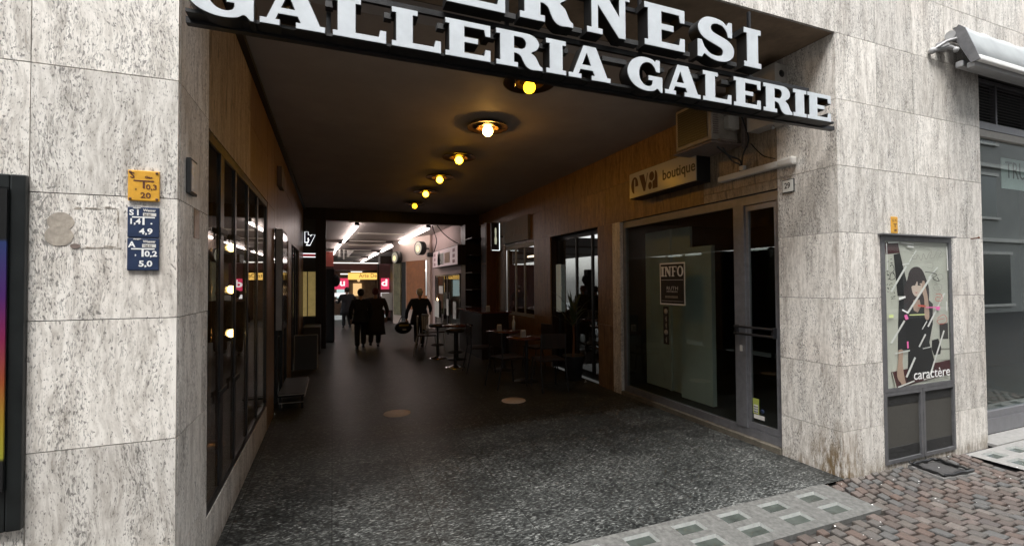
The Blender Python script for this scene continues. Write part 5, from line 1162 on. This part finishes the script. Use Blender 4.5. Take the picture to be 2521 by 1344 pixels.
# service counter
t = thing('service_counter', 'long dark wooden service counter along the cafe wall', 'counter', (3.0, 10.2, 0))
mb = MB(); mb.bbox((2.9, 9.2, 0), (3.5, 11.0, .95), .01); part('body', mb, 'dark_wood', t); mb = MB(); mb.bbox((2.85, 9.15, .951), (3.55, 11.05, .985), .006); part('top', mb, mat('table_top', (.09, .03, .025), .18), t)
def napkin(x, y, z, lab):
    t = thing('napkin_holder', lab, 'napkin holder', (x, y, z), group='napkin holders on the cafe tables')
    mb = MB(); mb.bbox((x-.045, y-.03, z), (x+.045, y+.03, z+.012), .003); mb.bbox((x-.04, y-.022, z+.012), (x+.04, y-.018, z+.10), .001); mb.bbox((x-.04, y+.018, z+.012), (x+.04, y+.022, z+.10), .001); part('holder', mb, 'grey_metal', t)
    mb = MB(); mb.box((x-.036, y-.017, z+.013), (x+.036, y+.017, z+.12)); part('napkins', mb, 'paper', t)
napkin(2.85, 6.85, .721, 'white napkin holder on the table nearest the boutique'); napkin(2.82, 7.9, .721, 'white napkin holder on the middle cafe table'); napkin(3.1, 9.4, .986, 'white cup shaped napkin holder on the service counter')
t = thing('water_bottle', 'slim clear bottle on the middle cafe table', 'bottle', (3.08, 7.85, .721))
mb = MB(); mb.lathe((3.08, 7.85, .721), [(.001, 0), (.03, 0), (.032, .15), (.012, .21), (.012, .25), (.001, .25)], 14); part('body', mb, mat('bottle', (.5, .55, .55), .1), t); mb = MB(); mb.lathe((3.08, 7.85, .972), [(.014, 0), (.014, .02), (.001, .02)], 10); part('cap', mb, 'white', t)
# potted plant in the recess
t = thing('potted_plant', 'spiky potted plant standing in front of the recessed cafe glass', 'plant', (3.7, 6.7, 0))
mb = MB(); mb.lathe((3.70, 6.75, 0), [(.001, 0), (.13, 0), (.17, .38), (.19, .40), (.17, .40), (.001, .37)], 20); part('pot', mb, 'charcoal', t)
mb = MB()
for k in range(34):
    a_ = k*2.4; el = R(rnd.uniform(25, 85)); L = rnd.uniform(.4, .75); p0 = Vector((3.70, 6.75, .95+rnd.uniform(-.1, .15))); d = Vector((math.cos(a_)*math.cos(el), math.sin(a_)*math.cos(el), math.sin(el))); s_ = d.cross(Vector((0, 0, 1))).normalized()*.014
    q_ = p0+d*L*.5; e_ = p0+d*L+Vector((0, 0, -.18*L)); mb.add([p0-s_*.6, p0+s_*.6, q_+s_, q_-s_, e_], [(0, 1, 2, 3), (3, 2, 4)])
part('leaves', mb, mat('leaf', (.05, .07, .03), .5), t); mb = MB(); mb.tube([(3.70, 6.75, .36), (3.71, 6.74, .7), (3.70, 6.75, 1.0)], [.022, .018, .015], 8); part('stem', mb, 'wood', t)

# ================================================================== PEOPLE
def skin(chains, sub=2):
    """grow one smooth body from joint chains [(pt, r), ...]; chains sharing a point are welded"""
    vs = []; rs = []; es = []; idx = {}
    for ch in chains:
        prev = None
        for p, r_ in ch:
            k = tuple(round(c, 4) for c in p)
            if k not in idx: idx[k] = len(vs); vs.append(p); rs.append(r_)
            i = idx[k]
            if prev is not None and prev != i: es.append((prev, i))
            prev = i
    me = bpy.data.meshes.new('sk'); me.from_pydata(vs, es, []); ob = bpy.data.objects.new('sk', me); col.objects.link(ob)
    md = ob.modifiers.new('s', 'SKIN'); md.use_smooth_shade = True
    for i, r_ in enumerate(rs): me.skin_vertices[0].data[i].radius = (r_, r_) if not isinstance(r_, tuple) else r_; me.skin_vertices[0].data[i].use_root = i == 0
    sd_ = ob.modifiers.new('u', 'SUBSURF'); sd_.levels = sub; sd_.render_levels = sub
    dg_ = bpy.context.evaluated_depsgraph_get(); m2 = bpy.data.meshes.new_from_object(ob.evaluated_get(dg_)); bpy.data.objects.remove(ob)
    mb_ = MB(); mb_.add([v.co.copy() for v in m2.vertices], [list(p.vertices) for p in m2.polygons], True); return mb_
def hand(mb_, w_, d, side):
    """palm with five fingers at wrist w_, pointing along d"""
    w_ = Vector(w_); d = Vector(d).normalized(); s_ = d.cross(Vector((0, 1, 0))).normalized() if abs(d.y) < .9 else Vector((1, 0, 0)); pe = w_+d*.085
    mb_.merge(skin([[(tuple(w_-d*.02), .022), (tuple(w_+d*.04), (.034, .018)), (tuple(pe), (.034, .015))]], 1))
    for k in range(4):
        b_ = pe+s_*(-.027+.018*k); L = (.060, .072, .068, .052)[k]; q = Vector((0, .012, 0))
        mb_.merge(skin([[(tuple(b_-d*.01), .0095), (tuple(b_+d*L*.5+q*.6), .0085), (tuple(b_+d*L+q*2), .007)]], 1))
    b_ = w_+d*.03+s_*side*.03; mb_.merge(skin([[(tuple(b_), .011), (tuple(b_+s_*side*.025+d*.025), .010), (tuple(b_+s_*side*.03+d*.055), .008)]], 1))
def person(loc, rz, label, H_, coat, trouser, hair, hands, feet, coat_len=.62, elbows=None, lean=0., wide=1., cap=False, skirt=False):
    """local: faces +y, x right. hands/feet are targets (x,y,z) in metres; H_ standing height"""
    t = thing('person', label, 'person', (0, 0, 0)); s = H_/1.75
    hip = Vector((0, 0, .93*s)); ch = Vector((0, lean*.5, 1.22*s)); nk = Vector((0, lean, 1.46*s)); hd = Vector((0, lean*1.25, 1.62*s))
    feet = [Vector(f) for f in feet]; hands = [Vector(h) for h in hands]
    ankle = [f+Vector((0, -.02, .08*s)) for f in feet]; hipj = [hip+Vector((sx*.09*s, 0, -.03)) for sx in (-1, 1)]
    knee = [(hipj[i]+ankle[i])/2+Vector((0, .07*s, 0)) for i in (0, 1)]
    sh = [nk+Vector((sx*.18*s*wide, 0, -.06*s)) for sx in (-1, 1)]
    el = elbows or [(sh[i]+hands[i])/2+Vector(((-1, 1)[i]*.05, -.07, -.04)) for i in (0, 1)]; el = [Vector(e) for e in el]
    V = lambda p, r_: (tuple(p), r_*s)
    body = skin([[V(hip, .13), V(ch, .14), V(nk, .055), V(hd, .06)]]+[[V(hip, .13), V(hipj[i], .095), V(knee[i], .062), V(ankle[i], .042)] for i in (0, 1)]+[[V(ch, .14), V(sh[i], .065), V(el[i], .042), V(hands[i], .027)] for i in (0, 1)])
    hdv = MB(); hdv.ball(hd+Vector((0, .01, .03*s)), .108*s, 14, (.80, .95, 1.15)); hdv.ball(hd+Vector((0, .105*s, .01*s)), .018*s, 8, (.8, 1, 1.2))
    for sx in (-1, 1): hdv.ball(hd+Vector((sx*.078*s, 0, .02*s)), .026*s, 8, (.4, .8, 1.2))
    hdv.ball(hd+Vector((0, .07*s, -.07*s)), .035*s, 8)
    body.merge(hdv)
    for i in (0, 1): d = hands[i]-el[i]; hand(body, hands[i]-d.normalized()*.01, d, 1-2*i)
    part('body', body, 'skin', t, local=True)
    fc = MB()
    for sx in (-1, 1): fc.ball(hd+Vector((sx*.032*s, .092*s, .035*s)), .011*s, 8)
    part('eyes', fc, 'ink', t, local=True); fc = MB(); fc.ball(hd+Vector((0, .098*s, -.045*s)), .02*s, 8, (1.1, .4, .3)); part('mouth', fc, mat('lip', (.3, .12, .1), .6), t, local=True)
    hr = MB(); hr.ball(hd+Vector((0, -.018*s, .055*s)), .120*s, 14, (.86, .98, 1.0)); part('cap' if cap else 'hair', hr, hair, t, local=True)
    tr = skin([[V(hip-Vector((0, 0, .02)), .14)]+[V(hipj[i], .118), V(knee[i], .092), V(ankle[i]+Vector((0, 0, -.01)), .076)] for i in (0, 1)]); part('trousers', tr, trouser, t, local=True)
    ct = skin([[V(hip, .155*wide), V(ch, .165*wide), V(nk-Vector((0, 0, .02)), .085)]]+[[V(ch, .165*wide), V(sh[i], .085), V(el[i], .062), V(hands[i]-(hands[i]-el[i])*.1, .048)] for i in (0, 1)])
    zb_ = (.93-.93*coat_len+.0)*s if skirt else .93*s-coat_len*.42*s
    ring = [(.165*wide, 1.12*s), (.185*wide, .93*s), (.20*wide, (.93*s+zb_)/2), (.21*wide, zb_), (.19*wide, zb_+.005)]; sk_ = MB(); sk_.lathe((0, lean*.3, 0), [(r_*s, z) for r_, z in ring], 20)
    for v in sk_.v: v.y *= .78; v.x += .012*math.sin(v.z*9+v.y*14)
    ct.merge(sk_); part('coat', ct, coat, t, local=True)
    for i in (0, 1):
        f = feet[i]; shm = MB(); shm.ball(f+Vector((0, .05*s, .045*s)), .075*s, 10, (.62, 1.75, .6)); shm.box(f+Vector((-.04*s, -.07*s, 0)), f+Vector((.04*s, .16*s, .018*s))); part('shoe', shm, 'black', t, local=True)
    t.location = loc; t.rotation_euler = (0, 0, rz); return t
person((.66, 12.05, 0), R(4), 'person in dark trousers and short dark jacket walking away, left of the pair', 1.44, 'cloth_black', 'cloth_black', 'hair_dark', [(-.22, .08, .70), (.22, .05, .72)], [(-.10, -.12, 0), (.09, .22, .0)], coat_len=.45, wide=1.22)
person((1.02, 12.2, 0), R(-3), 'person in long dark coat and reddish cap walking away, right of the pair', 1.46, 'cloth_brown', 'cloth_black', 'cap_red', [(-.24, .05, .74), (.27, .02, .72)], [(-.12, -.16, .06), (.07, .10, 0)], coat_len=.60, wide=1.42, cap=True, skirt=True)
person((.50, 17.9, 0), R(10), 'person in black holding out a newspaper deeper in the hall', 1.44, 'cloth_black', 'cloth_black', 'hair_dark', [(-.36, .25, .96), (.26, -.02, .8)], [(-.12, 0, 0), (.13, .1, 0)], elbows=[(-.30, .02, .9), (.33, -.05, .98)], coat_len=.9, wide=1.4)
person((2.08, 11.9, 0), R(-18), 'white haired person in dark clothes carrying a bag beside the striped chairs', 1.43, 'cloth_navy', 'cloth_black', 'hair_white', [(-.34, .06, .66), (.24, .26, .84)], [(-.11, .18, 0), (.09, -.14, 0)], lean=.06, coat_len=.65, wide=1.38)
mb = MB(); p = at(841, 744, 1, 18.1); mb.add([p+Vector((-.22, -.05, .05)), p+Vector((.2, -.05, -.08)), p+Vector((.2, .05, -.02)), p+Vector((-.2, .05, .09)), p+Vector((-.22, -.05, .06)), p+Vector((.2, -.05, -.06)), p+Vector((.2, .05, 0.)), p+Vector((-.2, .05, .10))], [(0, 1, 2, 3), (4, 5, 6, 7), (0, 1, 5, 4), (2, 3, 7, 6)]); solo('newspaper', mb, 'paper', 'folded pale newspaper held out by the person deeper in the hall', 'newspaper')
# shopping bag of the white haired person
p = at(993, 806, 1, 12.1); t = thing('holdall', 'black holdall with yellow stripe held low by the white haired person', 'bag', (p.x, p.y, p.z-.15))
mb = MB(); mb.ball(p, .17, 14, (1.3, .8, .95)); part('body', mb, 'black', t)
mb = MB(); mb.bbox((p.x-.12, p.y-.15, p.z+.05), (p.x+.12, p.y-.125, p.z+.085), .004); part('stripe', mb, mat('stripe', (.4, .3, .04), .6), t)
mb = MB(); mb.box((p.x-.04, p.y-.155, p.z-.06), (p.x+.05, p.y-.14, p.z-.02)); part('badge', mb, 'paper', t)
mb = MB(); mb.tube([(p.x-.12, p.y, p.z+.13), (p.x-.05, p.y, p.z+.27), (p.x+.05, p.y, p.z+.27), (p.x+.12, p.y, p.z+.13)], .012, 6); part('handle', mb, 'black', t)

# ================================================================== BUILDING ACROSS THE STREET (seen only in reflections)
O = thing('opposite_building', 'pale stone building across the street mirrored in the shop glass', 'building', (0, -7, 0))
mb = MB(); mb.box((-30, -12, -.02), (34, -7, 17.5)); part('wall', mb, 'facade_opposite', O)
for i in range(-5, 7):
    for j in range(4):
        x = i*4.6+1.2; z = 1.0+j*3.6 if j else .4; w_ = 2.6 if j == 0 else 1.5; h = 2.4 if j == 0 else 2.0
        mb = MB(); mb.box((x, -7.0, z), (x+w_, -6.985, z+h)); wn_ = part('window', mb, 'window_dark', O)
        mb = MB(); mb.box((x-.12, -6.99, z-.12), (x+w_+.12, -6.88, z-.002)); mb.box((x-.1, -6.99, z+h+.002), (x+w_+.1, -6.92, z+h+.14)); part('sill', mb, 'off_white', wn_)
mb = MB()
for z in (3.4, 7.0, 10.6, 14.2, 17.3): mb.box((-30, -6.99, z), (34, -6.86, z+.18))
part('cornice', mb, 'off_white', O)
